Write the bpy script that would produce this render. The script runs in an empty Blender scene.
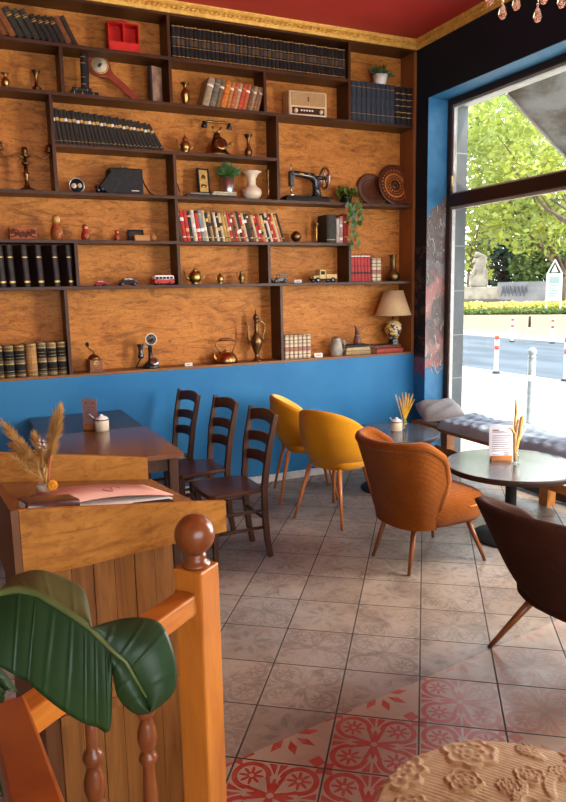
import bpy, math, random
from math import sin, cos, pi, radians, sqrt, atan2
from mathutils import Vector, Matrix
random.seed(11)
SC = bpy.context.scene
COL = SC.collection

# ------------------------------------------------------------------ camera (calibrated from the room's straight lines)
FPX = 686.23
CAM = Vector((-3.7955, -5.30, 1.65))
RGT = Vector((0.9068636, -0.4209773, -0.0194038))
UPV = Vector((0.0853389, 0.1383567, 0.9866989))
FWD = Vector((0.4126932, 0.8964572, -0.1613963))
cd = bpy.data.cameras.new('camera'); co = bpy.data.objects.new('camera', cd); COL.objects.link(co)
cd.sensor_fit = 'HORIZONTAL'; cd.sensor_width = 36; cd.lens = FPX / 566 * 36
cd.clip_start = 0.05; cd.clip_end = 500
co.matrix_world = Matrix(((RGT.x, UPV.x, -FWD.x, CAM.x), (RGT.y, UPV.y, -FWD.y, CAM.y), (RGT.z, UPV.z, -FWD.z, CAM.z), (0, 0, 0, 1)))
SC.camera = co

def ray(x, y): return RGT * ((x - 283) / FPX) - UPV * ((y - 401) / FPX) + FWD
def onY(x, y, Y=0.0):
    d = ray(x, y); return CAM + d * ((Y - CAM.y) / d.y)
def onX(x, y, X=0.0):
    d = ray(x, y); return CAM + d * ((X - CAM.x) / d.x)
def onZ(x, y, Z=0.0):
    d = ray(x, y); return CAM + d * ((Z - CAM.z) / d.z)
def atd(x, y, d): return CAM + ray(x, y) * d
def xat(px, Y, Z):
    # X of the point on the line (Y, Z) seen in picture column px
    k = (px - 283) / FPX
    n = RGT - FWD * k
    return CAM.x - (n.y * (Y - CAM.y) + n.z * (Z - CAM.z)) / n.x
def zat(py, X, Y):
    k = -(py - 401) / FPX
    n = UPV - FWD * k
    return CAM.z - (n.x * (X - CAM.x) + n.y * (Y - CAM.y)) / n.z

# ------------------------------------------------------------------ mesh builder
class MB:
    def __init__(s): s.v = []; s.f = []; s.m = []; s.s = []
    def add(s, vs, fs, m=0, sm=False, T=None):
        o = len(s.v)
        for p in vs:
            p = Vector(p)
            s.v.append((T @ p if T else p)[:])
        for f in fs:
            s.f.append(tuple(i + o for i in f)); s.m.append(m); s.s.append(sm)
        return s
    def box(s, lo, hi, m=0, T=None):
        a, b, c = lo; d, e, f = hi
        vs = [(a, b, c), (d, b, c), (d, e, c), (a, e, c), (a, b, f), (d, b, f), (d, e, f), (a, e, f)]
        return s.add(vs, [(0, 3, 2, 1), (4, 5, 6, 7), (0, 1, 5, 4), (1, 2, 6, 5), (2, 3, 7, 6), (3, 0, 4, 7)], m, False, T)
    def cbox(s, c, z, m=0, T=None):
        return s.box((c[0] - z[0] / 2, c[1] - z[1] / 2, c[2] - z[2] / 2), (c[0] + z[0] / 2, c[1] + z[1] / 2, c[2] + z[2] / 2), m, T)
    def tube(s, pts, r, n=10, m=0, ax=1.0, ay=1.0, sm=True, up=None, square=False):
        pts = [Vector(p) for p in pts]; N = len(pts)
        rs = r if isinstance(r, (list, tuple)) else [r] * N
        t0 = (pts[1] - pts[0]).normalized()
        u = Vector(up) if up else (Vector((0, 0, 1)) if abs(t0.z) < .9 else Vector((1, 0, 0)))
        vs = []
        for i, p in enumerate(pts):
            t = (pts[min(i + 1, N - 1)] - pts[max(i - 1, 0)]).normalized()
            b = t.cross(u)
            if b.length < 1e-6: b = t.orthogonal()
            b.normalize(); u = b.cross(t).normalized()
            for k in range(n):
                a = 2 * pi * (k + .5) / n
                q = sqrt(2) if square else 1
                vs.append(p + b * (cos(a) * rs[i] * ax * q) + u * (sin(a) * rs[i] * ay * q))
        fs = [(i * n + k, i * n + (k + 1) % n, (i + 1) * n + (k + 1) % n, (i + 1) * n + k) for i in range(N - 1) for k in range(n)]
        fs.append(tuple(range(n))[::-1]); fs.append(tuple((N - 1) * n + k for k in range(n)))
        return s.add(vs, fs, m, sm and not square)
    def bar(s, p0, p1, w, h, m=0, up=None):
        # box along p0-p1: w across, h along 'up'
        return s.tube([p0, p1], .5, 4, m, w, h, False, up, True)
    def lathe(s, prof, c=(0, 0, 0), n=24, m=0, sm=True, T=None, sx=1, sy=1, ring=False):
        vs = []; fs = []
        for r, z in prof:
            for k in range(n):
                a = 2 * pi * k / n
                vs.append((c[0] + r * cos(a) * sx, c[1] + r * sin(a) * sy, c[2] + z))
        for i in range(len(prof) - 1):
            for k in range(n):
                fs.append((i * n + k, i * n + (k + 1) % n, (i + 1) * n + (k + 1) % n, (i + 1) * n + k))
        L = (len(prof) - 1) * n
        if ring: fs += [(L + k, L + (k + 1) % n, (k + 1) % n, k) for k in range(n)]
        else: fs.append(tuple(range(n))[::-1]); fs.append(tuple(L + k for k in range(n)))
        return s.add(vs, fs, m, sm, T)
    def ball(s, c, r, n=16, m=0, T=None):
        r = r if isinstance(r, (tuple, list)) else (r, r, r)
        h = max(5, n // 2)
        prof = [(sin(pi * i / h) + (1e-4 if i in (0, h) else 0), -cos(pi * i / h)) for i in range(h + 1)]
        vs = []; fs = []
        for a, z in prof:
            for k in range(n):
                t = 2 * pi * k / n
                vs.append((c[0] + a * cos(t) * r[0], c[1] + a * sin(t) * r[1], c[2] + z * r[2]))
        for i in range(h):
            for k in range(n):
                fs.append((i * n + k, i * n + (k + 1) % n, (i + 1) * n + (k + 1) % n, (i + 1) * n + k))
        return s.add(vs, fs, m, True, T)
    def prism(s, poly, z0, z1, m=0, T=None, sm=False):
        n = len(poly)
        vs = [(p[0], p[1], z0) for p in poly] + [(p[0], p[1], z1) for p in poly]
        fs = [tuple(range(n))[::-1], tuple(range(n, 2 * n))] + [(i, (i + 1) % n, n + (i + 1) % n, n + i) for i in range(n)]
        return s.add(vs, fs, m, sm, T)
    def grid(s, P, m=0, sm=True):
        # P[i][j] points -> sheet
        a = len(P); b = len(P[0])
        return s.add([q for r in P for q in r], [(i * b + j, i * b + j + 1, (i + 1) * b + j + 1, (i + 1) * b + j) for i in range(a - 1) for j in range(b - 1)], m, sm)
    def mesh(s, name, mats):
        me = bpy.data.meshes.new(name)
        me.from_pydata(s.v, [], s.f)
        for q in (mats if isinstance(mats, (list, tuple)) else [mats]): me.materials.append(q)
        me.polygons.foreach_set('material_index', s.m); me.polygons.foreach_set('use_smooth', s.s)
        me.update()
        return me
    def build(s, name, mats, parent=None, loc=None, rot=None, bevel=0, solid=0, sub=0, seg=2):
        o = bpy.data.objects.new(name, s.mesh(name, mats)); COL.objects.link(o)
        if parent: o.parent = parent
        if loc is not None: o.location = loc
        if rot is not None: o.rotation_euler = rot
        if solid:
            q = o.modifiers.new('thickness', 'SOLIDIFY'); q.thickness = solid; q.offset = 0
        if bevel:
            q = o.modifiers.new('bevel', 'BEVEL'); q.width = bevel; q.segments = seg; q.limit_method = 'ANGLE'; q.angle_limit = radians(40)
        if sub:
            q = o.modifiers.new('smooth', 'SUBSURF'); q.levels = sub; q.render_levels = sub
        return o

def tag(o, label, cat, group=None, kind=None):
    if label: o['label'] = label
    if cat: o['category'] = cat
    if group: o['group'] = group
    if kind: o['kind'] = kind
    return o
def thing(name, label, cat, loc=(0, 0, 0), rz=0, group=None, rot=None):
    o = bpy.data.objects.new(name, None); COL.objects.link(o); o.empty_display_size = .05
    o.location = loc; o.rotation_euler = rot if rot else (0, 0, rz)
    return tag(o, label, cat, group)
def struct(mb, name, mats, label=None, parent=None, **k):
    o = mb.build(name, mats, parent, **k)
    if not parent: o['kind'] = 'structure'
    if label: o['label'] = label
    return o
def dup(o, loc, rz=None, label=None):
    r = o.copy(); COL.objects.link(r); r.location = loc
    if rz is not None: r.rotation_euler = (0, 0, rz)
    if label: r['label'] = label
    for ch in list(o.children):
        c = ch.copy(); COL.objects.link(c); c.parent = r
        for g in list(ch.children):
            d = g.copy(); COL.objects.link(d); d.parent = c
    return r
ORD = ['', 'first', 'second', 'third', 'fourth', 'fifth', 'sixth', 'seventh', 'eighth', 'ninth', 'tenth', 'eleventh', 'twelfth', 'thirteenth', 'fourteenth', 'fifteenth', 'sixteenth', 'seventeenth', 'eighteenth', 'nineteenth']
def ordn(i):
    if i < 20: return ORD[i]
    t = {2: ('twenty', 'twentieth'), 3: ('thirty', 'thirtieth'), 4: ('forty', 'fortieth')}[i // 10]
    return t[1] if i % 10 == 0 else t[0] + '-' + ORD[i % 10]

# ------------------------------------------------------------------ materials
class E:
    """tiny expression builder for shader maths"""
    def __init__(s, nt, sock): s.nt = nt; s.k = sock
    def op(s, o, *a):
        n = s.nt.nodes.new('ShaderNodeMath'); n.operation = o
        for i, q in enumerate((s,) + a):
            if isinstance(q, E): s.nt.links.new(q.k, n.inputs[i])
            else: n.inputs[i].default_value = q
        return E(s.nt, n.outputs[0])
    def __rsub__(s, b): return s * -1 + b
    def __add__(s, b): return s.op('ADD', b)
    def __sub__(s, b): return s.op('SUBTRACT', b)
    def __mul__(s, b): return s.op('MULTIPLY', b)
    def __truediv__(s, b): return s.op('DIVIDE', b)
    def abs(s): return s.op('ABSOLUTE')
    def fract(s): return s.op('FRACT')
    def floor(s): return s.op('FLOOR')
    def lt(s, b): return s.op('LESS_THAN', b)
    def gt(s, b): return s.op('GREATER_THAN', b)
    def max(s, b): return s.op('MAXIMUM', b)
    def min(s, b): return s.op('MINIMUM', b)
    def sm(s, lo, hi):
        n = s.nt.nodes.new('ShaderNodeMapRange'); n.interpolation_type = 'SMOOTHSTEP'
        s.nt.links.new(s.k, n.inputs[0]); n.inputs[1].default_value = lo; n.inputs[2].default_value = hi
        return E(s.nt, n.outputs[0])
MATS = {}
def newmat(key):
    m = bpy.data.materials.new(key); m.use_nodes = True
    nt = m.node_tree; b = nt.nodes['Principled BSDF']
    MATS[key] = m
    return m, nt, b
def rgb(c): return (c[0], c[1], c[2], 1)
def mixcol(nt, fac, a, b):
    n = nt.nodes.new('ShaderNodeMix'); n.data_type = 'RGBA'
    for q, i in ((fac, 0), (a, 6), (b, 7)):
        if isinstance(q, E): nt.links.new(q.k, n.inputs[i])
        elif hasattr(q, 'links'): nt.links.new(q, n.inputs[i])
        elif i == 0: n.inputs[0].default_value = q
        else: n.inputs[i].default_value = rgb(q)
    return n.outputs[2]
def coords(nt, stretch=(1, 1, 1), kind='Object', rot=(0, 0, 0), loc=(0, 0, 0)):
    t = nt.nodes.new('ShaderNodeTexCoord'); mp = nt.nodes.new('ShaderNodeMapping')
    mp.inputs['Scale'].default_value = stretch; mp.inputs['Rotation'].default_value = rot; mp.inputs['Location'].default_value = loc
    nt.links.new(t.outputs[kind], mp.inputs[0]); return mp.outputs[0]
def noise(nt, vec, scale, detail=4, rough=.55, dist=0):
    n = nt.nodes.new('ShaderNodeTexNoise'); n.inputs['Scale'].default_value = scale; n.inputs['Detail'].default_value = detail
    n.inputs['Roughness'].default_value = rough; n.inputs['Distortion'].default_value = dist
    nt.links.new(vec, n.inputs['Vector']); return E(nt, n.outputs[0])
def bumpify(nt, b, h, strength, dist=.01):
    n = nt.nodes.new('ShaderNodeBump'); n.inputs['Strength'].default_value = strength; n.inputs['Distance'].default_value = dist
    nt.links.new(h.k if isinstance(h, E) else h, n.inputs['Height']); nt.links.new(n.outputs[0], b.inputs['Normal'])
def mat(key, c1, c2=None, rough=.5, metal=0, scale=20, stretch=(1, 1, 1), bump=0, detail=4, coat=0, sheen=0, lo=.35, hi=.65, bscale=None, spec=None):
    spec = spec if spec is not None else (.5 if rough < .36 else .2)
    if key in MATS: return MATS[key]
    m, nt, b = newmat(key)
    b.inputs['Roughness'].default_value = rough; b.inputs['Metallic'].default_value = metal
    b.inputs['Coat Weight'].default_value = coat; b.inputs['Coat Roughness'].default_value = .12
    b.inputs['Sheen Weight'].default_value = sheen; b.inputs['Specular IOR Level'].default_value = spec
    c2 = c2 or tuple(x * .82 for x in c1)
    v = coords(nt, stretch); n = noise(nt, v, scale, detail)
    nt.links.new(mixcol(nt, n.sm(lo, hi), c1, c2), b.inputs['Base Color'])
    if bump: bumpify(nt, b, noise(nt, v, bscale or scale * 3, 3), bump)
    return m
def wood(key, c1, c2, scale=4, stretch=(1, 1, 8), rough=.45, coat=0, bump=.1, blot=.5):
    """streaky grain (stretch = high across the grain) with broad blotches"""
    if key in MATS: return MATS[key]
    m, nt, b = newmat(key)
    v = coords(nt, stretch)
    g = noise(nt, v, scale, 6, .6, 1.2); w = noise(nt, coords(nt), 2.2, 3, .5, .6)
    f = (g.sm(.3, .7) * (1 - blot)) + (w.sm(.35, .68) * blot)
    nt.links.new(mixcol(nt, f, c1, c2), b.inputs['Base Color'])
    b.inputs['Roughness'].default_value = rough; b.inputs['Specular IOR Level'].default_value = .3; b.inputs['Coat Weight'].default_value = coat; b.inputs['Coat Roughness'].default_value = .15
    if bump: bumpify(nt, b, g, bump, .004)
    return m
def fabric(key, c1, c2, scale=90, ribs=None, rough=.9, bump=.4, sheen=.25):
    if key in MATS: return MATS[key]
    m, nt, b = newmat(key)
    v = coords(nt); n = noise(nt, v, scale, 3); big = noise(nt, v, 5, 3)
    nt.links.new(mixcol(nt, (n.sm(.3, .7) * .5) + (big.sm(.3, .7) * .5), c1, c2), b.inputs['Base Color'])
    b.inputs['Specular IOR Level'].default_value = .12; b.inputs['Roughness'].default_value = rough; b.inputs['Sheen Weight'].default_value = sheen; b.inputs['Sheen Roughness'].default_value = .4
    if ribs:
        w = nt.nodes.new('ShaderNodeTexWave'); w.wave_type = 'BANDS'; w.bands_direction = ribs[1]; w.inputs['Scale'].default_value = ribs[0]
        w.inputs['Distortion'].default_value = 1.2; w.inputs['Detail Scale'].default_value = 2
        nt.links.new(v, w.inputs[0]); bumpify(nt, b, w.outputs['Fac'], bump, .006)
    else: bumpify(nt, b, n, bump, .003)
    return m
def glassmat(key, tint=(1, 1, 1), amt=.9):
    m, nt, b = newmat(key)
    nt.nodes.remove(b); out = nt.nodes['Material Output']
    t = nt.nodes.new('ShaderNodeBsdfTransparent'); t.inputs[0].default_value = rgb(tint)
    g = nt.nodes.new('ShaderNodeBsdfGlossy'); g.inputs['Roughness'].default_value = .02
    fr = nt.nodes.new('ShaderNodeFresnel'); fr.inputs[0].default_value = 1.45
    mx = nt.nodes.new('ShaderNodeMixShader'); gm = nt.nodes.new('ShaderNodeNewGeometry'); k = E(nt, fr.outputs[0]) * amt * (1 - E(nt, gm.outputs['Backfacing']))
    nt.links.new(k.k, mx.inputs[0]); nt.links.new(t.outputs[0], mx.inputs[1]); nt.links.new(g.outputs[0], mx.inputs[2]); nt.links.new(mx.outputs[0], out.inputs[0])
    return m
def leafmat(key, c1, c2, scale=3, rough=.5, trans=.5):
    m, nt, b = newmat(key)
    n = noise(nt, coords(nt), scale, 3); c = mixcol(nt, n.sm(.35, .65), c1, c2)
    nt.links.new(c, b.inputs['Base Color']); b.inputs['Roughness'].default_value = rough
    tr = nt.nodes.new('ShaderNodeBsdfTranslucent'); nt.links.new(c, tr.inputs[0])
    mx = nt.nodes.new('ShaderNodeMixShader'); mx.inputs[0].default_value = trans
    out = nt.nodes['Material Output']
    nt.links.new(b.outputs[0], mx.inputs[1]); nt.links.new(tr.outputs[0], mx.inputs[2]); nt.links.new(mx.outputs[0], out.inputs[0])
    return m
def emit(key, c, s):
    m, nt, b = newmat(key)
    b.inputs['Emission Color'].default_value = rgb(c); b.inputs['Emission Strength'].default_value = s; b.inputs['Base Color'].default_value = rgb(c)
    return m

def plywood(key, c1, c2, c3):
    m, nt, b = newmat(key)
    v = coords(nt); big = noise(nt, coords(nt, (.8, 1, 1.8)), 2.6, 5, .62, 1.8); fine = noise(nt, coords(nt, (1, 1, 5)), 7, 7, .7, 2.4)
    sp = noise(nt, coords(nt, (1, 1, 1.6)), 22, 5, .72, 1.5); bl = noise(nt, coords(nt, (.6, 1, 2.6), loc=(4, 2, 7)), 4.5, 6, .7, 2.5)
    c = mixcol(nt, (big.sm(.34, .66) * .5) + (fine.sm(.32, .68) * .5), c1, c2)
    c = mixcol(nt, bl.sm(.47, .66) * .62, c, c3)
    c = mixcol(nt, sp.sm(.50, .70) * .62, c, c3)
    nt.links.new(c, b.inputs['Base Color']); b.inputs['Roughness'].default_value = .5; b.inputs['Specular IOR Level'].default_value = .15
    bumpify(nt, b, fine, .15, .004)
    return m
PLY = plywood('orange plywood', (.66, .255, .055), (.42, .138, .024), (.15, .046, .010))
BOARD = wood('dark stained shelf wood', (.085, .028, .008), (.036, .012, .004), 3, (1, 6, 6), .42)
BOARDV = wood('dark stained upright wood', (.085, .028, .008), (.036, .012, .004), 3, (6, 6, 1), .42)
LECT = plywood('lectern plywood', (.50, .205, .034), (.35, .125, .018), (.21, .066, .010))
LECTD = wood('lectern base planks', (.38, .155, .032), (.17, .058, .013), 3, (9, 9, .7), .5, 0, .1, .3)
LECTE = wood('lectern dark edge', (.20, .075, .025), (.12, .045, .015), 3, (9, 9, .7), .45)
RAIL = wood('orange varnished pine', (.58, .195, .024), (.36, .095, .011), 2.5, (9, 9, 1), .3, .25, .05)
RAILH = wood('orange varnished pine rail', (.58, .195, .024), (.36, .095, .011), 2.5, (1, 9, 9), .3, .25, .05)
KNOBW = wood('red brown turned wood', (.26, .075, .018), (.16, .04, .010), 3, (6, 6, 2), .3, .3, .03)
DCH = wood('dark walnut chair wood', (.075, .026, .010), (.036, .012, .005), 4, (8, 8, 1), .45, .05)
DSEAT = wood('dark walnut seat wood', (.070, .024, .010), (.034, .011, .005), 4, (1, 9, 9), .35, .1)
TBL = wood('dark brown table wood', (.17, .062, .022), (.10, .034, .013), 3, (1, 8, 8), .22, .3, .04)
TBLD = wood('grey brown table wood', (.055, .030, .022), (.035, .019, .014), 3, (1, 8, 8), .3, .2, .04)
LEGW = wood('warm beech leg wood', (.50, .17, .04), (.36, .10, .022), 4, (8, 8, 1), .35, .15)
LEGD = wood('brown walnut leg wood', (.27, .085, .024), (.17, .05, .014), 4, (8, 8, 1), .35, .15)
BENCHW = wood('bench pine wood', (.42, .16, .04), (.27, .085, .02), 3, (8, 1, 8), .4)
YEL = fabric('mustard velvet', (.60, .25, .008), (.48, .18, .005), 140, None, .8, .12, .15)
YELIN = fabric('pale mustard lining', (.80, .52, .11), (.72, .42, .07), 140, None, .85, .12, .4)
ORG = fabric('rust ribbed fabric', (.27, .070, .003), (.16, .036, .0015), 120, (42, 'Z'), .9, .5, .08)
BRN = fabric('brown suede fabric', (.050, .014, .005), (.026, .007, .003), 60, None, .95, .2, .0)
GREYF = fabric('grey quilted cotton', (.29, .34, .41), (.20, .235, .29), 60, None, .95, .3, .1)
BRASS = mat('aged brass', (.50, .31, .10), (.30, .17, .055), .32, 1, 14)
BRASSD = mat('dark brass', (.26, .15, .06), (.14, .075, .03), .38, 1, 14)
COPPER = mat('copper', (.50, .25, .09), (.32, .14, .05), .3, 1, 10)
STEEL = mat('grey steel', (.55, .55, .55), (.4, .4, .4), .3, 1, 10)
BLKM = mat('black enamel', (.012, .012, .013), (.02, .02, .02), .25, 0, 10, coat=.4)
BLK = mat('matt black', (.012, .011, .011), (.02, .018, .017), .6, spec=.15)
CREAM = mat('cream ceramic', (.75, .62, .46), (.66, .52, .36), .35, 0, 9)
WHITE = mat('white glaze', (.82, .80, .76), (.75, .73, .69), .3)
PAPER = mat('paper', (.80, .76, .70), (.72, .68, .61), .8)
PAGES = mat('book pages', (.62, .52, .36), (.46, .37, .24), .9, 0, 60, (1, 1, 1))
GOLD = mat('gilt', (.62, .40, .13), (.42, .26, .07), .45, .6, 30)
INK = mat('ink', (.05, .045, .045), None, .8)
REDP = mat('red paint', (.56, .02, .015), (.42, .014, .01), .4, 0, 8)
LEAFD = leafmat('dark green leaf', (.020, .06, .012), (.04, .11, .022), 20, .4, .12)
LEAFP = leafmat('pothos leaf', (.12, .20, .025), (.03, .075, .014), 9, .4, .2)
GLASS = glassmat('clear glass', (.97, .985, .98))
# ------------------------------------------------------------------ the setting
XL, YF, HC = -5.2, -7.6, 3.755
TS, TA, TO = .3194, radians(36.4635), Vector((-3.045, -3.208, 0))
def floor_mat():
    m, nt, b = newmat('patterned floor tiles')
    R = Matrix.Rotation(TA, 3, 'Z'); T = -(R @ TO) / TS
    v = coords(nt, (1 / TS, 1 / TS, 1), 'Object', (0, 0, TA), T)
    s = nt.nodes.new('ShaderNodeSeparateXYZ'); nt.links.new(v, s.inputs[0])
    x, y = E(nt, s.outputs[0]), E(nt, s.outputs[1])
    fx, fy = x.floor(), y.floor()
    u, w = (x.fract() - .5) * 2, (y.fract() - .5) * 2
    px, py = u.abs(), w.abs()
    # grout
    edge = px.max(py); grout = edge.sm(.972, .985)
    # pattern one: four hearts with rosettes
    dx, dy = px - .52, py - .52
    r = ((dx * dx) + (dy * dy)).op('SQRT'); a = dy.op('ARCTAN2', dx)
    ring = (r - .37).abs().lt(.062)
    ros = r.lt(((a * 8).op('COSINE') * .09) + .19) - r.lt(.055)
    al = (px + py) * .7071; bl = (px - py).abs() * .7071
    tail = (bl - (al * .52)).abs().lt(.05) * al.lt(.50) * al.gt(.07)
    ring = ring * (E(nt, al.k).gt(.47))
    side = py.min(px); far = px.max(py)
    spade = side.lt(((far - .55) * .55)) * far.gt(.58) * side.gt(.03) * far.lt(.95)
    star = bl.lt(((al - 1.12) * .6)) * al.gt(1.14)
    stem = side.lt(.075 - ((far - .28).abs() * .25)) * far.lt(.5) * far.gt(.08)
    one = ring.max(ros).max(tail).max(spade).max(star).max(stem)
    # pattern two: lozenge star
    rr = ((u * u) + (w * w)).op('SQRT'); aa = w.op('ARCTAN2', u)
    k = ((aa / (pi / 4)).fract() - .5).abs() * (pi / 4) * rr
    loz = k.lt((.26 - (rr - .48).abs()) * .42)
    dia = (px + py - 1.62).abs().lt(.2) * (px - py).abs().lt(.2)
    two = loz.max(dia)
    sel = (((fx + fy) * .5).fract()).lt(.25)
    sel2 = (((fx - fy) / 3).fract()).lt(.3)
    pat = (one * (E(nt, sel2.k) * -1 + 1)) + (two * sel2)
    # worn-away red: a straight boundary across the floor
    o = coords(nt); so = nt.nodes.new('ShaderNodeSeparateXYZ'); nt.links.new(o, so.inputs[0])
    ox, oy = E(nt, so.outputs[0]), E(nt, so.outputs[1])
    p0, p1 = onZ(243, 757), onZ(420, 680); n = Vector((p1.y - p0.y, -(p1.x - p0.x), 0)).normalized()
    dist = (ox * n.x) + (oy * n.y) - (n.x * p0.x + n.y * p0.y)
    red = dist.gt(0)
    wear = noise(nt, o, 1.1, 5, .6); fine = noise(nt, o, 16, 5, .65, .8); dirt = noise(nt, o, 4, 6, .7, .5)
    wn = nt.nodes.new('ShaderNodeTexWhiteNoise'); wn.noise_dimensions = '2D'
    cb = nt.nodes.new('ShaderNodeCombineXYZ'); nt.links.new(fx.k, cb.inputs[0]); nt.links.new(fy.k, cb.inputs[1]); nt.links.new(cb.outputs[0], wn.inputs[0])
    tone = E(nt, wn.outputs[0])
    base = mixcol(nt, (tone * .6) + (dirt.sm(.3, .7) * .4), (.35, .265, .20), (.19, .14, .105))
    base = mixcol(nt, wear.sm(.45, .75) * .5, base, (.30, .30, .31))
    base = mixcol(nt, dirt.sm(.48, .68) * .55, base, (.15, .10, .07)); base = mixcol(nt, fine.sm(.54, .76) * .6, base, (.12, .08, .055))
    ghost = mixcol(nt, pat * (dirt.sm(.32, .62) * .45 + .08), base, (.11, .088, .075))
    fade = (fine.sm(.35, .80) * -.35 + 1) * ((ox + 2.25).sm(0, .35) * -.72 + 1)
    redc = mixcol(nt, pat * fade, mixcol(nt, .4, base, (.50, .35, .24)), (.34, .030, .017))
    c = mixcol(nt, red, ghost, redc)
    c = mixcol(nt, grout, c, (.045, .035, .03))
    nt.links.new(c, b.inputs['Base Color'])
    b.inputs['Specular IOR Level'].default_value = .38
    rg = (fine.sm(.3, .8) * .22) + .30 + (grout * .4)
    nt.links.new(rg.k, b.inputs['Roughness'])
    bumpify(nt, b, (fine * .25) + (grout * -1), .25, .004)
    return m
FLOOR = floor_mat()
def wall_right_mat():
    m, nt, b = newmat('navy wall with blue dado and peeling patch')
    o = coords(nt); s = nt.nodes.new('ShaderNodeSeparateXYZ'); nt.links.new(o, s.inputs[0])
    y, z = E(nt, s.outputs[1]), E(nt, s.outputs[2])
    n = noise(nt, o, 9, 6, .7, .6); k = noise(nt, o, 40, 4, .7)
    c = mixcol(nt, z.gt(1.0), (.022, .15, .33), (.010, .017, .026))
    worn = (n.gt(.53)) * z.lt(2.0) * z.gt(.80) * y.gt(-.19)
    c = mixcol(nt, worn * .8, c, (.10, .06, .045))
    red = ((z + (n * .3) - 1.07).abs().lt(.09)) * y.gt(-.19)
    c = mixcol(nt, red * .6, c, (.28, .05, .045))
    c = mixcol(nt, (k.gt(.66)) * worn, c, (.45, .33, .26))
    nt.links.new(c, b.inputs['Base Color']); b.inputs['Roughness'].default_value = .55; b.inputs['Specular IOR Level'].default_value = .15
    return m
def reveal_mat():
    m, nt, b = newmat('blue reveal with mural patch')
    o = coords(nt); s = nt.nodes.new('ShaderNodeSeparateXYZ'); nt.links.new(o, s.inputs[0])
    x, z = E(nt, s.outputs[0]), E(nt, s.outputs[2])
    n = noise(nt, o, 6, 6, .65, .8); n2 = noise(nt, coords(nt, (1, 1, .30)), 13, 7, .8, 2.5); n3 = noise(nt, coords(nt, (1.6, 1, 1)), 3.2, 4, .6, 1); n4 = noise(nt, coords(nt, loc=(2, 5, 1)), 5, 4, .6, 1)
    blue = mixcol(nt, n.sm(.3, .7), (.022, .15, .32), (.045, .21, .39))
    top = (z + (n3 * .5) - (x * 1.1)).lt(2.47); bot = (z + (n * .30) - (x * .2)).gt(1.05)
    side = (x + (n3 - .5) * .45 + (z - 1.6).abs() * -.05).gt(-.075)
    inside = top * bot * side
    c = mixcol(nt, n2.sm(.36, .58), (.20, .135, .11), (.075, .055, .055)); c = mixcol(nt, n4.sm(.5, .62), c, (.20, .19, .19))
    c = mixcol(nt, n3.sm(.46, .58) * (z + (n * .7)).sm(2.12, 1.98) * .85, c, (.44, .17, .135))
    c = mixcol(nt, n2.sm(.55, .60) * .9, c, (.55, .46, .38))
    c = mixcol(nt, inside, blue, c)
    c = mixcol(nt, ((z + (n * .30) - (x * .2) - 1.08).abs().lt(.035)) * x.lt(.13) * .8, c, (.46, .10, .08))
    nt.links.new(c, b.inputs['Base Color']); b.inputs['Roughness'].default_value = .5
    bumpify(nt, b, n2, .3, .006)
    return m
BLUE = mat('blue wall paint', (.019, .155, .35), (.034, .195, .395), .45, 0, 1.6, (1, 1, 1), .03, 6)
NAVY = wall_right_mat(); REVEAL = reveal_mat()
CEIL = mat('dark red ceiling paint', (.50, .042, .032), (.44, .034, .026), .5, 0, 2)
CROWN = mat('gold stucco paint', (.78, .44, .09), (.62, .32, .06), .45, .1, 25, (1, 1, 1), .05)
FRAMEM = wood('dark brown window frame', (.040, .017, .010), (.022, .010, .007), 4, (6, 6, 1), .35, .1)
ALU = mat('pale window bead', (.52, .48, .44), (.42, .38, .35), .4, .3)
LINT = mat('white exterior plaster', (.72, .71, .66), (.60, .59, .55), .9, 0, 7)
WALLD = mat('warm plaster wall', (.14, .095, .06), (.11, .075, .05), .7, 0, 3)

q = MB(); q.box((XL - .1, YF - .1, -.12), (.21, 0, 0)); struct(q, 'floor', FLOOR)
q = MB(); q.box((XL - .1, YF - .1, HC), (.30, .3, HC + .12)); struct(q, 'ceiling', CEIL)
# back wall: blue dado flush with the shelf front, wall behind the shelf
q = MB(); q.box((XL, 0, -.12), (0, .32, 1.026)); q.box((XL, .225, 1.026), (0, .32, HC)); q.box((XL, 0, 3.685), (0, .225, HC)); struct(q, 'wall_back', BLUE)
q = MB(); q.box((XL, -.014, 0), (-.001, -.0005, .062)); struct(q, 'baseboard_back', mat('white skirting paint', (.72, .70, .66), None, .5))
# right wall with a wide shop window, Y -.17 to -2.05, a pier, and an unseen second window added to let in side light
ZS, ZT = .06, 3.25
W1, W1E, W2, W2E = -.172, -2.30, -2.52, -4.05
q = MB()
q.box((0, W1, -.12), (.30, .32, HC))
q.box((0, W1E, ZT), (.30, W1, HC)); q.box((0, W1E, -.12), (.30, W1, -.001))
q.box((0, W2, -.12), (.30, W1E, HC)); q.box((0, W2E, ZT), (.30, W2, HC)); q.box((0, W2E, -.12), (.30, W2, .55)); q.box((0, YF, -.12), (.30, W2E, HC))
struct(q, 'wall_right', NAVY)
q = MB()
q.box((-.001, W1 - .004, ZS), (.206, W1, ZT)); q.box((-.001, W1E, ZT - .004), (.206, W1, ZT))
q.box((-.001, W1E, ZS), (.206, W1E + .004, ZT))
struct(q, 'trim_1', REVEAL)
q = MB(); q.box((XL - .2, YF, -.12), (XL, .32, HC)); struct(q, 'wall_left', WALLD)
# front wall behind the photographer: shop door and window openings
q = MB(); q.box((XL, YF - .25, -.12), (-4.7, YF, HC)); q.box((-1.0, YF - .25, -.12), (0, YF, HC)); q.box((-4.7, YF - .25, 3.1), (-1.0, YF, HC)); q.box((-4.7, YF - .25, -.12), (-1.0, YF, .5))
struct(q, 'wall_front', WALLD)
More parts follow.
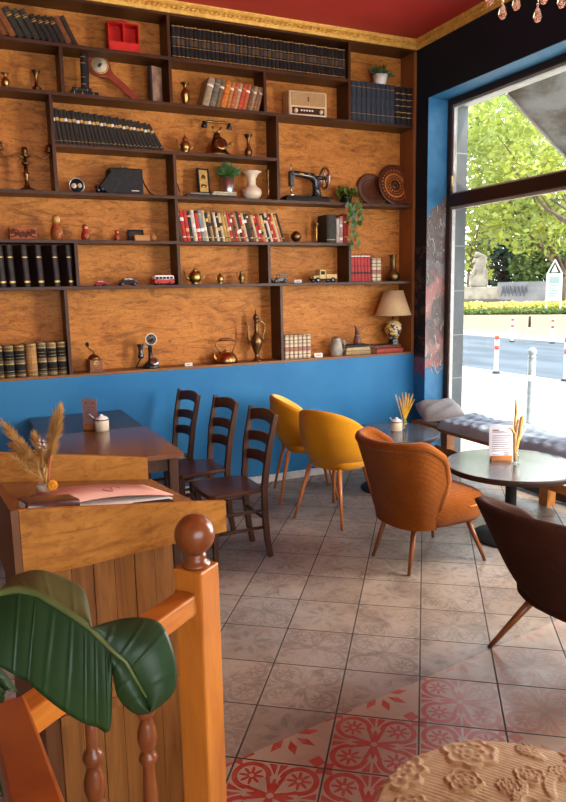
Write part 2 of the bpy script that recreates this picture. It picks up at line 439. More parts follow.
# crown moulding with a leaf relief
def crown(name, axis):
    q = MB(); L = abs(XL) if axis == 'x' else abs(YF)
    T = Matrix.Identity(4) if axis == 'x' else Matrix.Rotation(radians(-90), 4, 'Z')
    # local: runs along -x, wall at y=0, room at -y ; for the right wall rotated
    prof = [(0, 3.679), (-.012, 3.679), (-.016, 3.69), (-.02, 3.700), (-.022, 3.732), (-.030, 3.738), (-.038, 3.746), (-.042, 3.755), (0, 3.755)]
    n = len(prof)
    def put(t, p): 
        return (-t, p[0], p[1]) if axis == 'x' else (p[0], -t, p[1])
    vs = [put(0.0, p) for p in prof] + [put(L, p) for p in prof]
    q.add(vs, [(i, (i + 1) % n, n + (i + 1) % n, n + i) for i in range(n)] + [tuple(range(n)), tuple(range(n, 2 * n))])
    t = .05
    def b3(t, z, rl, rz, d=.012):
        c = put(t, (-.022, z)); r = (rl, d, rz) if axis == 'x' else (d, rl, rz)
        q.ball(c, r, 8)
    while t < L - .05:
        b3(t, 3.716, .020, .012); b3(t + .020, 3.725, .008, .007); b3(t - .020, 3.707, .008, .007)
        pts = [put(t + .028 + .02 * i / 6, (-.027, 3.716 + .014 * sin(i / 6 * 2 * pi))) for i in range(7)]
        q.tube(pts, .005, 5)
        t += .074
    return struct(q, name, CROWN)
crown('trim_2', 'x'); crown('trim_3', 'y')

# ------------------------------------------------------------------ window
def window(name, y0, y1, z0, zt, ztr, label):
    r = bpy.data.objects.new(name, None); COL.objects.link(r); r['kind'] = 'structure'; r['label'] = label
    fx0, fx1 = .206, .262
    q = MB(); fw = .052
    q.box((fx0, y1, z0 - .05), (fx1, y0, z0 + .045)); q.box((fx0, y1, zt - .052), (fx1, y0, zt))
    q.box((fx0, y0 - fw, z0 + .045), (fx1, y0, zt - .052)); q.box((fx0, y1, z0 + .045), (fx1, y1 + fw, zt - .052))
    q.build('window_frame', FRAMEM, r, bevel=.004)
    q = MB(); q.box((fx0 - .006, y1 + fw, ztr), (fx1, y0 - fw, ztr + .108)); q.build('transom_bar', FRAMEM, r, bevel=.005)
    for za, zb in ((z0 + .045, ztr), (ztr + .108, zt - .052)):
        q = MB(); a, b_ = y0 - fw, y1 + fw; w = .022
        q.box((fx0 + .012, a - w, za), (fx1 - .01, a, zb)); q.box((fx0 + .012, b_, za), (fx1 - .01, b_ + w, zb))
        q.box((fx0 + .012, b_ + w, zb - w), (fx1 - .01, a - w, zb)); q.box((fx0 + .012, b_ + w, za), (fx1 - .01, a - w, za + w * .6))
        bead = q.build('glazing_bead', ALU, r)
        q = MB(); q.box((fx0 + .034, b_ + w, za + w * .6), (fx0 + .040, a - w, zb - w)); q.build('pane', GLASS, bead)
    return r
window('window_1', W1 - .004, W1E, ZS, ZT - .004, 2.335, 'tall dark-framed shop window with a transom bar')
window('window_2', W2, W2E, .60, ZT, 2.335, 'unseen second shop window added along the same wall for side light')
# hinge visible on the upper sash
q = MB(); q.tube([(.203, W1 - .075, 2.47), (.203, W1 - .075, 2.60)], .011, 8); struct(q, 'trim_4', BRASS, 'brass window hinge')

# ------------------------------------------------------------------ shelf wall
DEP = .222
ZL, Z5, Z4B, Z4, Z3, Z2, Z1, Z0 = 1.048, 1.698, 2.033, 2.373, 2.701, 3.051, 3.377, 3.685
XA, XB, XC, XD, XE, XF, XG, XH, XI, XJ, XK, XLL = -2.23, -.680, -3.015, -1.457, -3.105, -2.226, -1.356, -.683, -3.0, -3.095, -1.453, -1.349
shelf = thing('bookshelf', 'dark-stained built-in shelf wall with orange plywood backing above the blue dado', 'shelf', (0, 0, 0))
q = MB(); q.box((XL, .208, 1.026), (-.03, .2245, 3.67)); q.build('back_panel', PLY, shelf)
def board(x0, x1, z, t=.024):
    q = MB(); q.box((x0, .002, z - t), (x1, .2075, z)); q.build('shelf_board', BOARD, shelf, bevel=.0015)
def upright(x, z0, z1, t=.024):
    q = MB(); q.box((x - t / 2, .0025, z0), (x + t / 2, .2075, z1)); q.build('divider', BOARDV, shelf, bevel=.0015)
board(XL, -.0005, Z0, .02); board(XL, XB - .012, Z1); board(XL, -.031, Z2); board(XE + .012, XG - .012, Z3); board(XL, -.031, Z4)
board(XL, XH + .012, Z4B); board(XL, -.031, Z5)
q = MB(); q.box((XL, .0, 1.0265), (-.031, .2075, ZL)); q.build('shelf_ledge', wood('pale worn ledge', (.30, .125, .04), (.17, .07, .026), 3, (1, 6, 6), .45), shelf, bevel=.0015)
q = MB(); q.box((-.0305, .0, 1.0265), (-.0005, .2075, Z0 - .02)); q.build('side_panel', wood('side panel wood', (.30, .105, .03), (.19, .06, .018), 3, (6, 6, 1), .42), shelf, bevel=.0015)
T = .024
for x, a, b_ in ((XA, Z1, Z0 - .02), (XA, Z2, Z1 - T), (XB, Z2, Z0 - .02), (XC, Z2, Z1 - T), (XD, Z2, Z1 - T), (XE, Z4, Z2 - T), (XG, Z4, Z2 - T), (XF, Z4, Z3 - T), (XF, Z4B, Z4 - T), (XF, Z5, Z4B - T), (XH, Z5, Z4B - T), (XI, Z5, Z4B - T), (XK, Z5, Z4B - T), (XJ, ZL, Z5 - T), (XLL, ZL, Z5 - T)):
    upright(x, a, b_)
# ------------------------------------------------------------------ things on the shelves
def fit(px0, px1, py0, z, Y=.09):
    a, b_ = xat(px0, Y, z), xat(px1, Y, z); xc = (a + b_) / 2
    return xc, b_ - a, zat(py0, xc, Y) - z
def turned(name, label, cat, box, z, prof, m, Y=.09, n=20, group=None):
    """one lathe-turned vessel that is a single mesh; prof in half-widths and heights"""
    xc, w, h = fit(*box, z, Y)
    q = MB(); q.lathe([(r * w / 2, t * h) for r, t in prof], n=n)
    return tag(q.build(name, m, loc=(xc, Y, z)), label, cat, group)
def book_mb(w, h, d, bands=(), label=None, rnd=.25):
    """spine towards -y at y=0; thickness along x from 0 to w. slots: cover, pages, gilt, label"""
    q = MB(); t = min(.003, w * .15)
    q.box((0, .004, 0), (t, d, h)); q.box((w - t, .004, 0), (w, d, h))
    pts = [(w / 2 - w / 2 * cos(pi * i / 6), .005 - w * rnd * sin(pi * i / 6)) for i in range(7)]
    q.prism(pts + [(w, .006), (0, .006)], 0, h, 0, None)
    q.box((t, .006, .003), (w - t, d - .004, h - .003), 1)
    for z0, z1, m in bands:
        pp = [(w / 2 - (w / 2 + .0004) * cos(pi * i / 6), .005 - (w * rnd + .0008) * sin(pi * i / 6)) for i in range(7)]
        q.prism(pp + [(w, .0055), (0, .0055)], z0 * h, z1 * h, m)
    return q
def cover(c): return mat('cover %.3f %.3f %.3f' % c, c, tuple(x * .7 for x in c), .55, 0, 40)
def book_row(px0, px1, z, Y, specs, lean, label, group=None, cat='book', gap=0.0, same=None, name='book', rev=True):
    """specs: (relative thickness, height m, colour, colour word, bands). lean<0 leans away from the window"""
    X0, X1 = xat(px0, Y, z), xat(px1, Y, z)
    tot = sum(s[0] for s in specs); N = len(specs); x = X0; out = []
    for i, s in enumerate(specs):
        ln = lean(i / max(1, N - 1)) if callable(lean) else lean
        sp = (X1 - X0) * s[0] / tot; w = sp * cos(ln) - gap - .0004
        q = book_mb(w, s[1], s[5] if len(s) > 5 else .15, s[4])
        if ln > 0: q.v = [(a - w, b_, c_) for a, b_, c_ in q.v]
        o = q.build(name, [cover(s[2]), PAGES, GOLD, PAPER, INK, mat('faint brown lettering', (.10, .06, .035), None, .6)], loc=(x + (sp if ln > 0 else 0), Y, z + .0006), rot=(0, ln, 0))
        lb = same if same else label(i, N, s)
        tag(o, lb, cat, group); out.append(o); x += sp
    return out
BANDS = ((.10, .115, 2), (.30, .315, 2), (.70, .72, 2), (.88, .90, 2))
# -- top shelf, leaning old books
cs = [((.24, .085, .03), 'tan'), ((.22, .075, .026), 'tan'), ((.26, .09, .03), 'tan'), ((.045, .04, .03), 'dark green'), ((.05, .045, .03), 'dark green'), ((.045, .038, .028), 'dark green'), ((.028, .022, .018), 'black'), ((.03, .022, .018), 'black'), ((.028, .022, .018), 'black'), ((.035, .025, .02), 'black'), ((.20, .075, .03), 'brown'), ((.05, .03, .02), 'dark brown')]
th = [1.2, 1.2, 1.2, 1.15, 1.1, 1.1, .95, .9, .9, .9, 1, .8]; hh = [.185, .19, .195, .205, .20, .205, .18, .178, .18, .182, .19, .20]
sp = [(th[i], hh[i], cs[i][0], cs[i][1], ((.72, .76, 2), (.80, .815, 2)) if i in range(3, 10) else ()) for i in range(12)]
book_row(-7, 79, Z1, .03, sp, lambda t: radians(-29 + 4 * t), lambda i, N, s: '%s old book, %s from the red box in the top leaning row' % (s[3], ordn(N - i)), 'leaning old books on the top shelf')
# -- red wooden pigeonhole box with a handle
xc, w, h = fit(109.3, 140, 22, Z1, .05)
t = thing('pigeonhole_box', 'red painted pigeonhole box with two compartments and a handle on the top shelf', 'box', (xc, .05, Z1))
q = MB(); k = .008
q.box((-w / 2, 0, 0), (-w / 2 + k, .09, h)); q.box((w / 2 - k, 0, 0), (w / 2, .09, h)); q.box((-w / 2 + k, 0, 0), (w / 2 - k, .09, k)); q.box((-w / 2 + k, 0, h - k), (w / 2 - k, .09, h))
q.box((-w / 2 + k, .08, k), (w / 2 - k, .09, h - k)); q.box((-.004, .002, h * .34), (.004, .08, h - k)); q.box((-w / 2 + k, .002, h * .34), (w / 2 - k, .08, h * .37))
q.build('case', REDP, t, bevel=.001)
q = MB(); q.box((-w / 2 + k, -.001, k), (w / 2 - k, .006, h * .34)); q.build('front_panel', mat('bright red paint', (.72, .025, .015), None, .35), t)
q = MB(); q.tube([(-w * .28 + w * .56 * i / 8, .045, h - .003 + .028 * sin(pi * i / 8)) for i in range(9)], .005, 6); q.build('handle', REDP, t)
# -- long black encyclopedia
sp = [(1, .232 + .002 * (i % 3), ((.016, .014, .014), (.022, .016, .014), (.012, .011, .012))[i % 3], 'black', ((.06, .08, 2), (.36, .375, 2), (.64, .655, 2), (.965, .99, 2), (.42, .60, (4, 5, 5)[i % 3]))) for i in range(44)]
book_row(172.5, 345.5, Z1, .03, sp, 0.0, None, 'encyclopedia volumes in the long row', same='black gilt-banded encyclopedia volume in the long upright row on the top shelf')
# -- grey blue bound volumes, then black ones
sp = [(1, .325, (.045, .054, .072), 'slate blue', ((.20, .21, 2), (.86, .87, 2))) for i in range(9)]
book_row(351.2, 395, Z2, .03, sp, 0.0, None, 'slate blue volumes beside the top planter', same='tall slate blue bound volume in the row under the small potted plant')
sp = [(1, .318, (.018, .016, .018), 'black', ((.2, .22, 2), (.33, .35, 2), (.5, .52, 2), (.66, .68, 2), (.82, .84, 2))) for i in range(3)]
book_row(395.3, 413, Z2, .03, sp, 0.0, lambda i, N, s: 'tall black gilt-banded volume, %s from the window beside the slate blue set' % ordn(3 - i), 'black volumes beside the slate blue set')
# -- small potted plant on top of them
def blade(q, base, tip, w, sag=.0, m=0):
    base, tip = Vector(base), Vector(tip); d = tip - base; s = d.cross(Vector((0, 1, .3)))
    if s.length < 1e-5: s = d.orthogonal()
    s.normalize(); P = []
    for i in range(6):
        f = i / 5; c = base + d * f + Vector((0, 0, -sag * f * f)); ww = w * (sin(pi * (f * .86 + .07)) ** .8)
        P.append([c - s * ww / 2, c + Vector((0, -.15 * ww, -.1 * ww)), c + s * ww / 2])
    q.grid(P, m)
xc, w, h = fit(373.5, 386.5, 75.5, Z2 + .3256, .08)
t = thing('potted_plant', 'small succulent in a white pot standing on the slate blue volumes', 'plant', (xc, .08, Z2 + .3256))
q = MB(); r = w / 2; q.lathe([(r * .7, 0), (r * .78, h * .2), (r, h), (r * .88, h), (r * .86, h * .85)], n=20); q.build('pot', WHITE, t)
q = MB()
for i in range(46):
    a = random.uniform(0, 2 * pi); l = random.uniform(.08, .16); e = random.uniform(.2, 1.3)
    blade(q, (0, 0, h * .85), (l * cos(a) * cos(e), l * sin(a) * cos(e) * .6, h * .9 + l * sin(e) * .85), .024, .015)
q.build('foliage', LEAFD, t)
# -- second shelf: brass vases
VP = [(.62, 0), (.62, .04), (.3, .09), (.55, .2), (.9, .42), (.85, .58), (.35, .74), (.3, .86), (.85, .98), (.9, 1), (.7, .99)]
turned('brass_vase', 'squat brass vase with a flared mouth at the far end of the second shelf', 'vase', (1.6, 10.8, 73), Z2, VP, BRASS)
turned('brass_vase', 'slender brass vase with a trumpet neck beside the squat vase', 'vase', (32.4, 41.8, 70.8), Z2, [(.8, 0), (.8, .03), (.4, .08), (.9, .16), (.95, .24), (.4, .34), (.3, .5), (.36, .75), (.9, .98), (1, 1), (.8, .985)], BRASSD)
turned('brass_vase', 'tall brass vase with a narrow waist beside the leaning orange books', 'vase', (181, 190.5, 83), Z2, [(.5, 0), (.5, .03), (.36, .07), (.62, .3), (.95, .52), (.8, .64), (.35, .74), (.32, .88), (.95, .985), (1, 1), (.7, .985)], BRASS)
# -- lying black books with one standing, barometer, grey book
def flat_book(name, label, c, px0, px1, z, h, Y, d=.14, rz=0, group=None, bands=()):
    a, b_ = xat(px0, Y, z), xat(px1, Y, z); L = b_ - a
    q = book_mb(h, L, d, bands)
    # lay it on its side: thickness up, length along x
    q.v = [(zz - L / 2, y_, x_) for x_, y_, zz in q.v]
    o = q.build(name, [cover(c), PAGES, GOLD, PAPER, INK], loc=((a + b_) / 2, Y, z + .0006), rot=(0, 0, rz))
    return tag(o, label, 'book', group)
flat_book('book', 'black book lying flat under the upright black book by the barometer', (.02, .018, .018), 71.5, 99, Z2, .030, .035, bands=((.1, .12, 2), (.4, .42, 2), (.8, .82, 2)))
flat_book('book', 'thin black book lying on the flat black book by the barometer', (.028, .022, .018), 73, 92, Z2 + .0316, .022, .04, bands=((.2, .22, 2), (.75, .77, 2)))
xb = xat(80.8, .05, Z2 + .055)
tag(book_mb(.036, .235, .10, BANDS).build('book', [cover((.02, .02, .022)), PAGES, GOLD, PAPER, INK], loc=(xb, .05, Z2 + .0548), rot=(0, radians(2), radians(-24))), 'upright black book with pale page edges standing on the flat books', 'book')
x1 = xat(142, .03, Z2)
t = thing('barometer', 'red-brown wooden barometer leaning diagonally against the shelf back', 'barometer', (x1 - .008, .075, Z2), rot=(radians(-12), radians(-47), 0))
L = .525
q = MB(); ol = [(-.022, .006), (.022, .006), (.026, .10), (.026, .25), (.035, .29), (.065, .32), (.082, .37), (.065, .42), (.035, .445), (.026, .47), (.05, .50), (.03, .512), (.012, .545), (-.004, .515), (-.03, .512), (-.05, .50), (-.026, .47), (-.035, .445), (-.065, .42), (-.082, .37), (-.065, .32), (-.035, .29), (-.026, .25), (-.026, .10)]
R90 = Matrix.Rotation(radians(90), 4, 'X')
q.prism(ol, -.009, .009, 0, R90); q.build('case', mat('red brown lacquer', (.30, .055, .025), (.22, .035, .018), .3, 0, 6, coat=.4), t, bevel=.003)
q = MB(); TD = Matrix.Translation((0, -.0085, .37)) @ R90
q.lathe([(.0, 0), (.058, 0), (.064, .004), (.060, .008), (.052, .006), (0, .006)], n=28, m=0, T=TD); d = q.build('dial', [GOLD], t)
q = MB(); q.lathe([(0, 0), (.051, 0), (.051, .001), (0, .001)], n=28, T=Matrix.Translation((0, -.0145, .37)) @ R90)
for i in range(24):
    a = 2 * pi * i / 24; q.bar((.038 * cos(a), -.0162, .37 + .038 * sin(a)), (.046 * cos(a), -.0162, .37 + .046 * sin(a)), .0022, .001, 1)
q.bar((-.02, -.0175, .35), (.022, -.0175, .392), .003, .001, 1); q.ball((0, -.0175, .37), (.02, .002, .012), 10, 1)
q.build('dial_face', [CREAM, INK], d)
xb = xat(152.8, .05, Z2)
q = book_mb(.045, .262, .092, ((.0, 1.0, 4),))
tag(q.build('book', [mat('stained tan cover', (.36, .22, .14), (.20, .11, .07), .6, 0, 14, spec=.15), PAGES, GOLD, PAPER, INK], loc=(xb - .0154, .093, Z2 + .0005), rot=(0, 0, radians(-70))), 'stained tan volume with a black spine standing alone next to the barometer tail', 'book')
# -- leaning orange books
oc = [((.42, .30, .18), 'cream-spined'), ((.17, .15, .12), 'grey'), ((.20, .12, .06), 'dark tan'), ((.68, .20, .03), 'bright orange'), ((.50, .20, .06), 'pale orange'), ((.52, .13, .05), 'orange-red'), ((.50, .30, .15), 'beige'), ((.55, .08, .04), 'red'), ((.55, .12, .05), 'vermilion'), ((.15, .09, .05), 'dark brown'), ((.42, .25, .12), 'tan'), ((.25, .14, .07), 'brown'), ((.35, .16, .08), 'light brown')]
sp = [([1.5, 1.35, 1, 1.3, .85, .85, .85, .95, .95, .75, .75, .7, .7][i], .215 - .002 * i, oc[i][0], oc[i][1], ((.80, .83, 2), (.15, .165, 2), (.5, .52, 4)) if i % 2 else ((.7, .78, 3),)) for i in range(13)]
book_row(201.5, 258.5, Z2, .03, sp, radians(17), lambda i, N, s: '%s book, %s from the radio in the row leaning on the second shelf' % (s[3], ordn(N - i)), 'leaning books beside the radio')
# -- radio
xc, w, h = fit(287.5, 324.5, 91.5, Z2, .05)
t = thing('table_radio', 'cream vintage table radio with a woven speaker front on the second shelf', 'radio', (xc + .01, .03, Z2), radians(-4))
q = MB(); q.box((-w / 2, 0, 0), (w / 2, .145, h)); q.build('cabinet', mat('cream bakelite', (.74, .54, .30), (.66, .46, .24), .3, 0, 8), t, bevel=.014, seg=3)
q = MB(); q.box((-w * .44, -.004, h * .42), (w * .44, .004, h * .92)); 
for i in range(22): q.box((-w * .43 + i * w * .041, -.006, h * .44), (-w * .43 + i * w * .041 + .004, -.003, h * .90), 1)
q.build('speaker_cloth', [mat('tan speaker cloth', (.50, .30, .13), None, .9, 0, 90), mat('light speaker cloth', (.60, .40, .20), None, .9)], t)
q = MB(); q.box((-w * .42, -.003, h * .09), (w * .42, .004, h * .34)); dl = q.build('dial_panel', mat('dark brown glass', (.07, .03, .015), None, .15), t)
q = MB()
for i in range(5): q.box((-w * .2 + i * w * .07, -.0045, h * .2), (-w * .2 + i * w * .07 + w * .045, -.003, h * .26))
q.build('dial_mark', PAPER, dl)
for sx in (-1, 1):
    q = MB(); q.lathe([(0, 0), (.017, 0), (.016, .014), (.009, .018), (0, .018)], n=16, T=Matrix.Translation((sx * w * .33, -.003, h * .2)) @ R90); q.build('knob', CREAM, t)
q = MB(); q.box((-.007, -.008, h * .58), (.007, -.004, h * .76)); q.ball((0, -.008, h * .60), (.006, .002, .006), 8); q.build('badge', BRASSD, t)
# -- third shelf: black slim volumes leaning
sp = [(1 + .15 * (i % 3), .238 - .0012 * i + .006 * (i % 2), (.032, .024, .019), 'black-brown', ((.66, .75, 2 if i % 3 else 3), (.1, .11, 2))) for i in range(27)]
book_row(55.5, 165.5, Z3, .03, sp, lambda t: radians(-6 - 24 * t ** 1.5), None, 'slim dark volumes leaning on the third shelf', same='slim dark brown volume with gilt title band in the leaning row above the black case', name='book')
# -- brass teapot
def pot(name, label, cat, box, z, m, prof, spout=True, handle=True, Y=.09, lidknob=True, hs=1, flip=False, group=None):
    xc, w, h = fit(*box, z, Y); sgn = -1 if not flip else 1
    t = thing(name, label, cat, (xc, Y, z), 0, group)
    r = w * .30 if spout else w * .5
    q = MB(); q.lathe([(a * r, b_ * h) for a, b_ in prof], n=22); q.build('body', m, t)
    if spout:
        q = MB(); q.tube([(sgn * r * .8, 0, h * .28), (sgn * r * 1.25, 0, h * .34), (sgn * r * 1.45, 0, h * .55), (sgn * r * 1.72, 0, h * .72)], [r * .22, r * .17, r * .11, r * .10], 8); q.build('spout', m, t)
    if handle:
        q = MB(); q.tube([(-sgn * r * (.75 + .85 * sin(pi * i / 10)), 0, h * (.22 + .48 * i / 10)) for i in range(11)], r * .085, 7); q.build('handle', m, t)
    if lidknob:
        q = MB(); zt = prof[-1][1] * h; q.lathe([(r * .45, zt - .002), (r * .38, zt + h * .05), (r * .12, zt + h * .1), (r * .08, zt + h * .13), (r * .16, zt + h * .17), (0.001, zt + h * .22)], n=16); q.build('lid', m, t)
    return t
TP = [(.55, 0), (.6, .03), (.45, .07), (.85, .2), (1, .36), (.9, .5), (.6, .62), (.5, .68), (.56, .72), (.5, .78)]
pot('teapot', 'small brass teapot beside the ornate telephone', 'teapot', (177, 194, 134), Z3, BRASS, TP)
# -- ornate antique telephone
xc, w, h = fit(204, 231, 119, Z3, .09)
t = thing('antique_telephone', 'ornate antique brass and black cradle telephone above the potted grass', 'telephone', (xc, .09, Z3))
q = MB(); q.lathe([(w * .46, 0), (w * .46, .012), (w * .40, .03), (w * .30, .06), (w * .22, .10), (w * .13, h * .55), (w * .10, h * .62)], n=20, sx=1, sy=.75); q.build('body', BRASSD, t)
for sx in (-1, 1):
    q = MB(); q.ball((sx * w * .36, -.03, .012), (.022, .022, .012), 10); q.build('foot', BRASSD, t)
q = MB(); TD = Matrix.Translation((w * .02, -w * .26, h * .30)) @ Matrix.Rotation(radians(65), 4, 'X')
q.lathe([(0, 0), (w * .24, 0), (w * .25, .008), (w * .16, .012), (0, .013)], n=22, T=TD)
for i in range(10):
    a = 2 * pi * i / 10; q.ball((w * .18 * cos(a), w * .18 * sin(a), .012), .006, 6, 1, TD)
q.build('dial', [BRASS, INK], t)
q = MB(); q.tube([(-w * .16, 0, h * .80), (-w * .12, 0, h * .70), (0, 0, h * .62), (w * .12, 0, h * .70), (w * .16, 0, h * .80)], .008, 7); q.tube([(0, 0, h * .55), (0, 0, h * .66)], .014, 8); q.build('cradle', BRASS, t)
hs = MB(); hs.tube([(-w * .46, 0, h * .86), (-w * .3, 0, h * .93), (0, 0, h * .91), (w * .3, 0, h * .93), (w * .46, 0, h * .86)], [.009, .011, .008, .011, .009], 8); hd = hs.build('handset', BRASSD, t)
for sx in (-1, 1):
    q = MB(); q.lathe([(.012, .02), (.018, .0), (.026, -.02), (.022, -.026), (.0, -.026)], c=(sx * w * .46, 0, h * .84), n=14); q.build('earpiece', BLKM, hd)
q = MB(); q.tube([(w * .22, 0, h * .3), (w * .5, 0, h * .36)], .006, 6); q.ball((w * .52, 0, h * .37), .014, 8); q.build('crank', BRASS, t)
turned('brass_vase', 'narrow brass vase with a flared lip standing beside the ornate telephone', 'vase', (244.3, 253, 134.5), Z3, [(.75, 0), (.75, .04), (.55, .08), (.85, .22), (.8, .34), (.4, .45), (.34, .75), (.9, .98), (1, 1), (.8, .98)], BRASSD)
# -- candelabra
xc = xat(27.5, .09, Z4); s = 1.0
t = thing('candelabra', 'three-armed dark brass candelabra on the shelf beside the round clock', 'candelabra', (xc, .09, Z4))
hT = zat(147.5, xc, .09) - Z4
q = MB(); q.lathe([(.062, 0), (.062, .008), (.05, .016), (.022, .03), (.014, .05)], n=18); q.build('base', BRASSD, t)
q = MB(); q.lathe([(.013, .045), (.012, .09), (.020, .11), (.022, .125), (.012, .14), (.014, .2), (.012, hT * .6), (.028, hT * .62), (.028, hT * .65), (.012, hT * .67), (.010, hT * .8)], n=14); q.build('stem', BRASSD, t)
q = MB(); q.lathe([(.009, hT * .78), (.024, hT * .82), (.016, hT * .86), (.020, hT * .90), (.020, hT), (.012, hT), (.012, hT * .95)], n=14); q.build('candle_cup', BRASSD, t)
for sx in (-1, 1):
    q = MB(); q.tube([(0, 0, hT * .74), (sx * .05, 0, hT * .86), (sx * .09, 0, hT * .80), (sx * .13, 0, hT * .76), (sx * .165, 0, hT * .86), (sx * .165, 0, hT * .93)], [.007, .007, .006, .006, .006, .007], 7); a_ = q.build('arm', BRASSD, t)
    q = MB(); q.lathe([(.008, hT * .90), (.030, hT * .94), (.018, hT * .97), (.020, hT * 1.0), (.020, hT * 1.09), (.012, hT * 1.09), (.012, hT * 1.02)], c=(sx * .165, 0, 0), n=14); q.build('candle_cup', BRASSD, a_)
# -- round clock
xc, w, h = fit(69.5, 85, 177, Z4, .09)
t = thing('desk_clock', 'small round chrome clock with a white subdial next to the black case', 'clock', (xc, .09, Z4), radians(-10))
r = w * .5; TD = Matrix.Translation((0, 0, r)) @ R90
q = MB(); q.lathe([(0, -.03), (r * .8, -.03), (r, -.012), (r, .012), (r * .9, .016), (r * .88, .006), (0, .006)], n=28, T=TD); q.build('case', STEEL, t)
q = MB(); q.lathe([(0, .006), (r * .87, .006), (r * .87, .0075), (0, .0075)], n=28, T=TD); q.build('dial', BLK, t)
for cx_, cz_, rr in ((-.02, -.002, .019), (.022, 0, .016)):
    q = MB(); q.lathe([(0, .0078), (rr, .0078), (rr, .010), (0, .010)], n=18, T=Matrix.Translation((cx_, 0, cz_)) @ TD); q.build('subdial', CREAM, t)
q = MB(); q.box((-.035, -.02, 0), (.035, .035, .006)); q.build('base', STEEL, t)
# -- black leather case / projector
xa, xb = xat(110, .06, Z4), xat(143.5, .06, Z4); h = zat(168.5, (xa + xb) / 2, .06) - Z4; w = xb - xa
t = thing('camera_case', 'black leather camera case with a slanted flap and carrying strap beside the round clock', 'camera case', ((xa + xb) / 2, .045, Z4))
q = MB(); q.box((-w / 2, 0, 0), (w / 2, .14, h)); q.build('body', mat('black leather', (.020, .018, .017), (.012, .011, .011), .5, 0, 50, bump=.1), t, bevel=.008)
q = MB(); TB = Matrix.Translation((-w * .53, .0, h * .48)) @ Matrix.Rotation(radians(40), 4, 'Y')
q.box((-.03, -.012, -h * .40), (.075, .05, h * .40), 0, TB); q.build('flap', MATS['black leather'], t, bevel=.006)
q = MB(); q.tube([(-w * .62, .015, h * .22), (-w * .80, .012, h * .16)], .026, 12); q.tube([(-w * .82, .012, h * .155), (-w * .90, .012, h * .13)], .030, 12); q.build('lens', BLKM, t)
q = MB(); q.tube([(-.028, .06, h), (-.022, .06, h + .022), (.022, .06, h + .022), (.028, .06, h)], .006, 6); q.build('handle', BRASSD, t)
q = MB(); q.tube([(w * .5, .05, h * .75), (w * .56, .03, h * .45), (w * .68, .02, h * .15), (w * .82, .02, .006)], .008, 6, ax=1.3, ay=.5); q.build('strap', MATS['black leather'], t)
q = MB(); q.box((w * .14, -.0015, h * .14), (w * .36, 0, h * .17)); q.build('lettering_plate', PAPER, t)
# -- under the telephone: leaning feather stick, flat books, gold picture, potted grass, vase, candlestick
a = xat(182, .06, Z4); q = MB(); q.tube([(0, 0, .002), (-.02, .06, .11), (-.043, .13, .20)], [.004, .006, .002], 6); q.ball((-.030, .09, .15), (.008, .004, .03), 8)
tag(q.build('letter_opener', BRASSD, loc=(a, .06, Z4)), 'thin brass letter opener leaning on the upright by the flat dark books', 'letter opener')
flat_book('book', 'flat dark brochure lying under the gilt framed picture', (.05, .035, .025), 187, 211, Z4, .022, .03)
flat_book('book', 'thin grey pamphlet lying on the dark brochure by the gilt picture', (.25, .22, .18), 190, 210, Z4 + .0232, .012, .035)
xc, w, h = fit(198.5, 211, 168, Z4 + .036, .08)
t = thing('picture_frame', 'small black framed gilt picture standing on the pamphlets', 'picture frame', (xc, .085, Z4 + .0358), 0, rot=(radians(-6), 0, radians(12)))
q = MB(); b_ = .012
q.box((-w / 2, -.008, 0), (w / 2, .012, b_)); q.box((-w / 2, -.008, h - b_), (w / 2, .012, h)); q.box((-w / 2, -.008, b_), (-w / 2 + b_, .012, h - b_)); q.box((w / 2 - b_, -.008, b_), (w / 2, .012, h - b_)); q.build('frame', BLK, t)
q = MB(); q.box((-w / 2 + b_, -.002, b_), (w / 2 - b_, .008, h - b_)); q.ball((0, -.002, h * .62), (w * .2, .006, h * .14), 12, 1); q.ball((0, -.002, h * .3), (w * .26, .006, h * .08), 12, 1)
q.build('picture', [GOLD, BRASSD], t)
flat_book('book', 'dark flat book at the bottom under the potted grass', (.06, .04, .025), 211.5, 236.5, Z4, .022, .035)
flat_book('book', 'pale flat book lying second under the potted grass', (.50, .42, .30), 212.5, 236.5, Z4 + .0232, .016, .04)
flat_book('book', 'cream magazine lying on top directly under the potted grass', (.60, .52, .40), 214, 236.8, Z4 + .0404, .010, .04)
zz = Z4 + .0516; xc, w, h = fit(221.5, 234.5, 176.5, zz, .09)
t = thing('potted_grass', 'green potted grass in a silver metal pot on a stack of flat books', 'plant', (xc, .09, zz))
r = w / 2; q = MB(); q.lathe([(r * .78, 0), (r * .8, .005), (r, h), (r * .93, h), (r * .9, h * .85)], n=20); q.build('pot', STEEL, t)
q = MB()
for i in range(190):
    a = random.uniform(0, 2 * pi); l = random.uniform(.09, .165); e = random.uniform(.45, 1.45)
    blade(q, (random.uniform(-.3, .3) * r, random.uniform(-.3, .3) * r, h * .85), (l * cos(a) * cos(e), l * sin(a) * cos(e) * .8, h * .9 + l * sin(e) * .95), .010, .02)
q.build('foliage', leafmat('bright grass leaf', (.03, .10, .012), (.06, .17, .025), 20, .5, .25), t)
turned('ceramic_vase', 'cream ceramic vase with a flared mouth beside the potted grass', 'vase', (242.5, 261.5, 171.8), Z4, [(.45, 0), (.52, .02), (.85, .12), (.98, .24), (.9, .36), (.55, .46), (.40, .55), (.42, .75), (.7, .93), (1, .99), (.98, 1), (.62, .93), (.4, .8)], CREAM, n=28)
turned('candlestick', 'slim brass candlestick next to the cream ceramic vase', 'candlestick', (263.3, 273.5, 170.2), Z4, [(1, 0), (1, .02), (.5, .05), (.25, .10), (.22, .3), (.34, .34), (.22, .4), (.22, .6), (.3, .64), (.22, .7), (.3, .95), (.42, .97), (.42, 1), (.2, 1)], BRASSD)
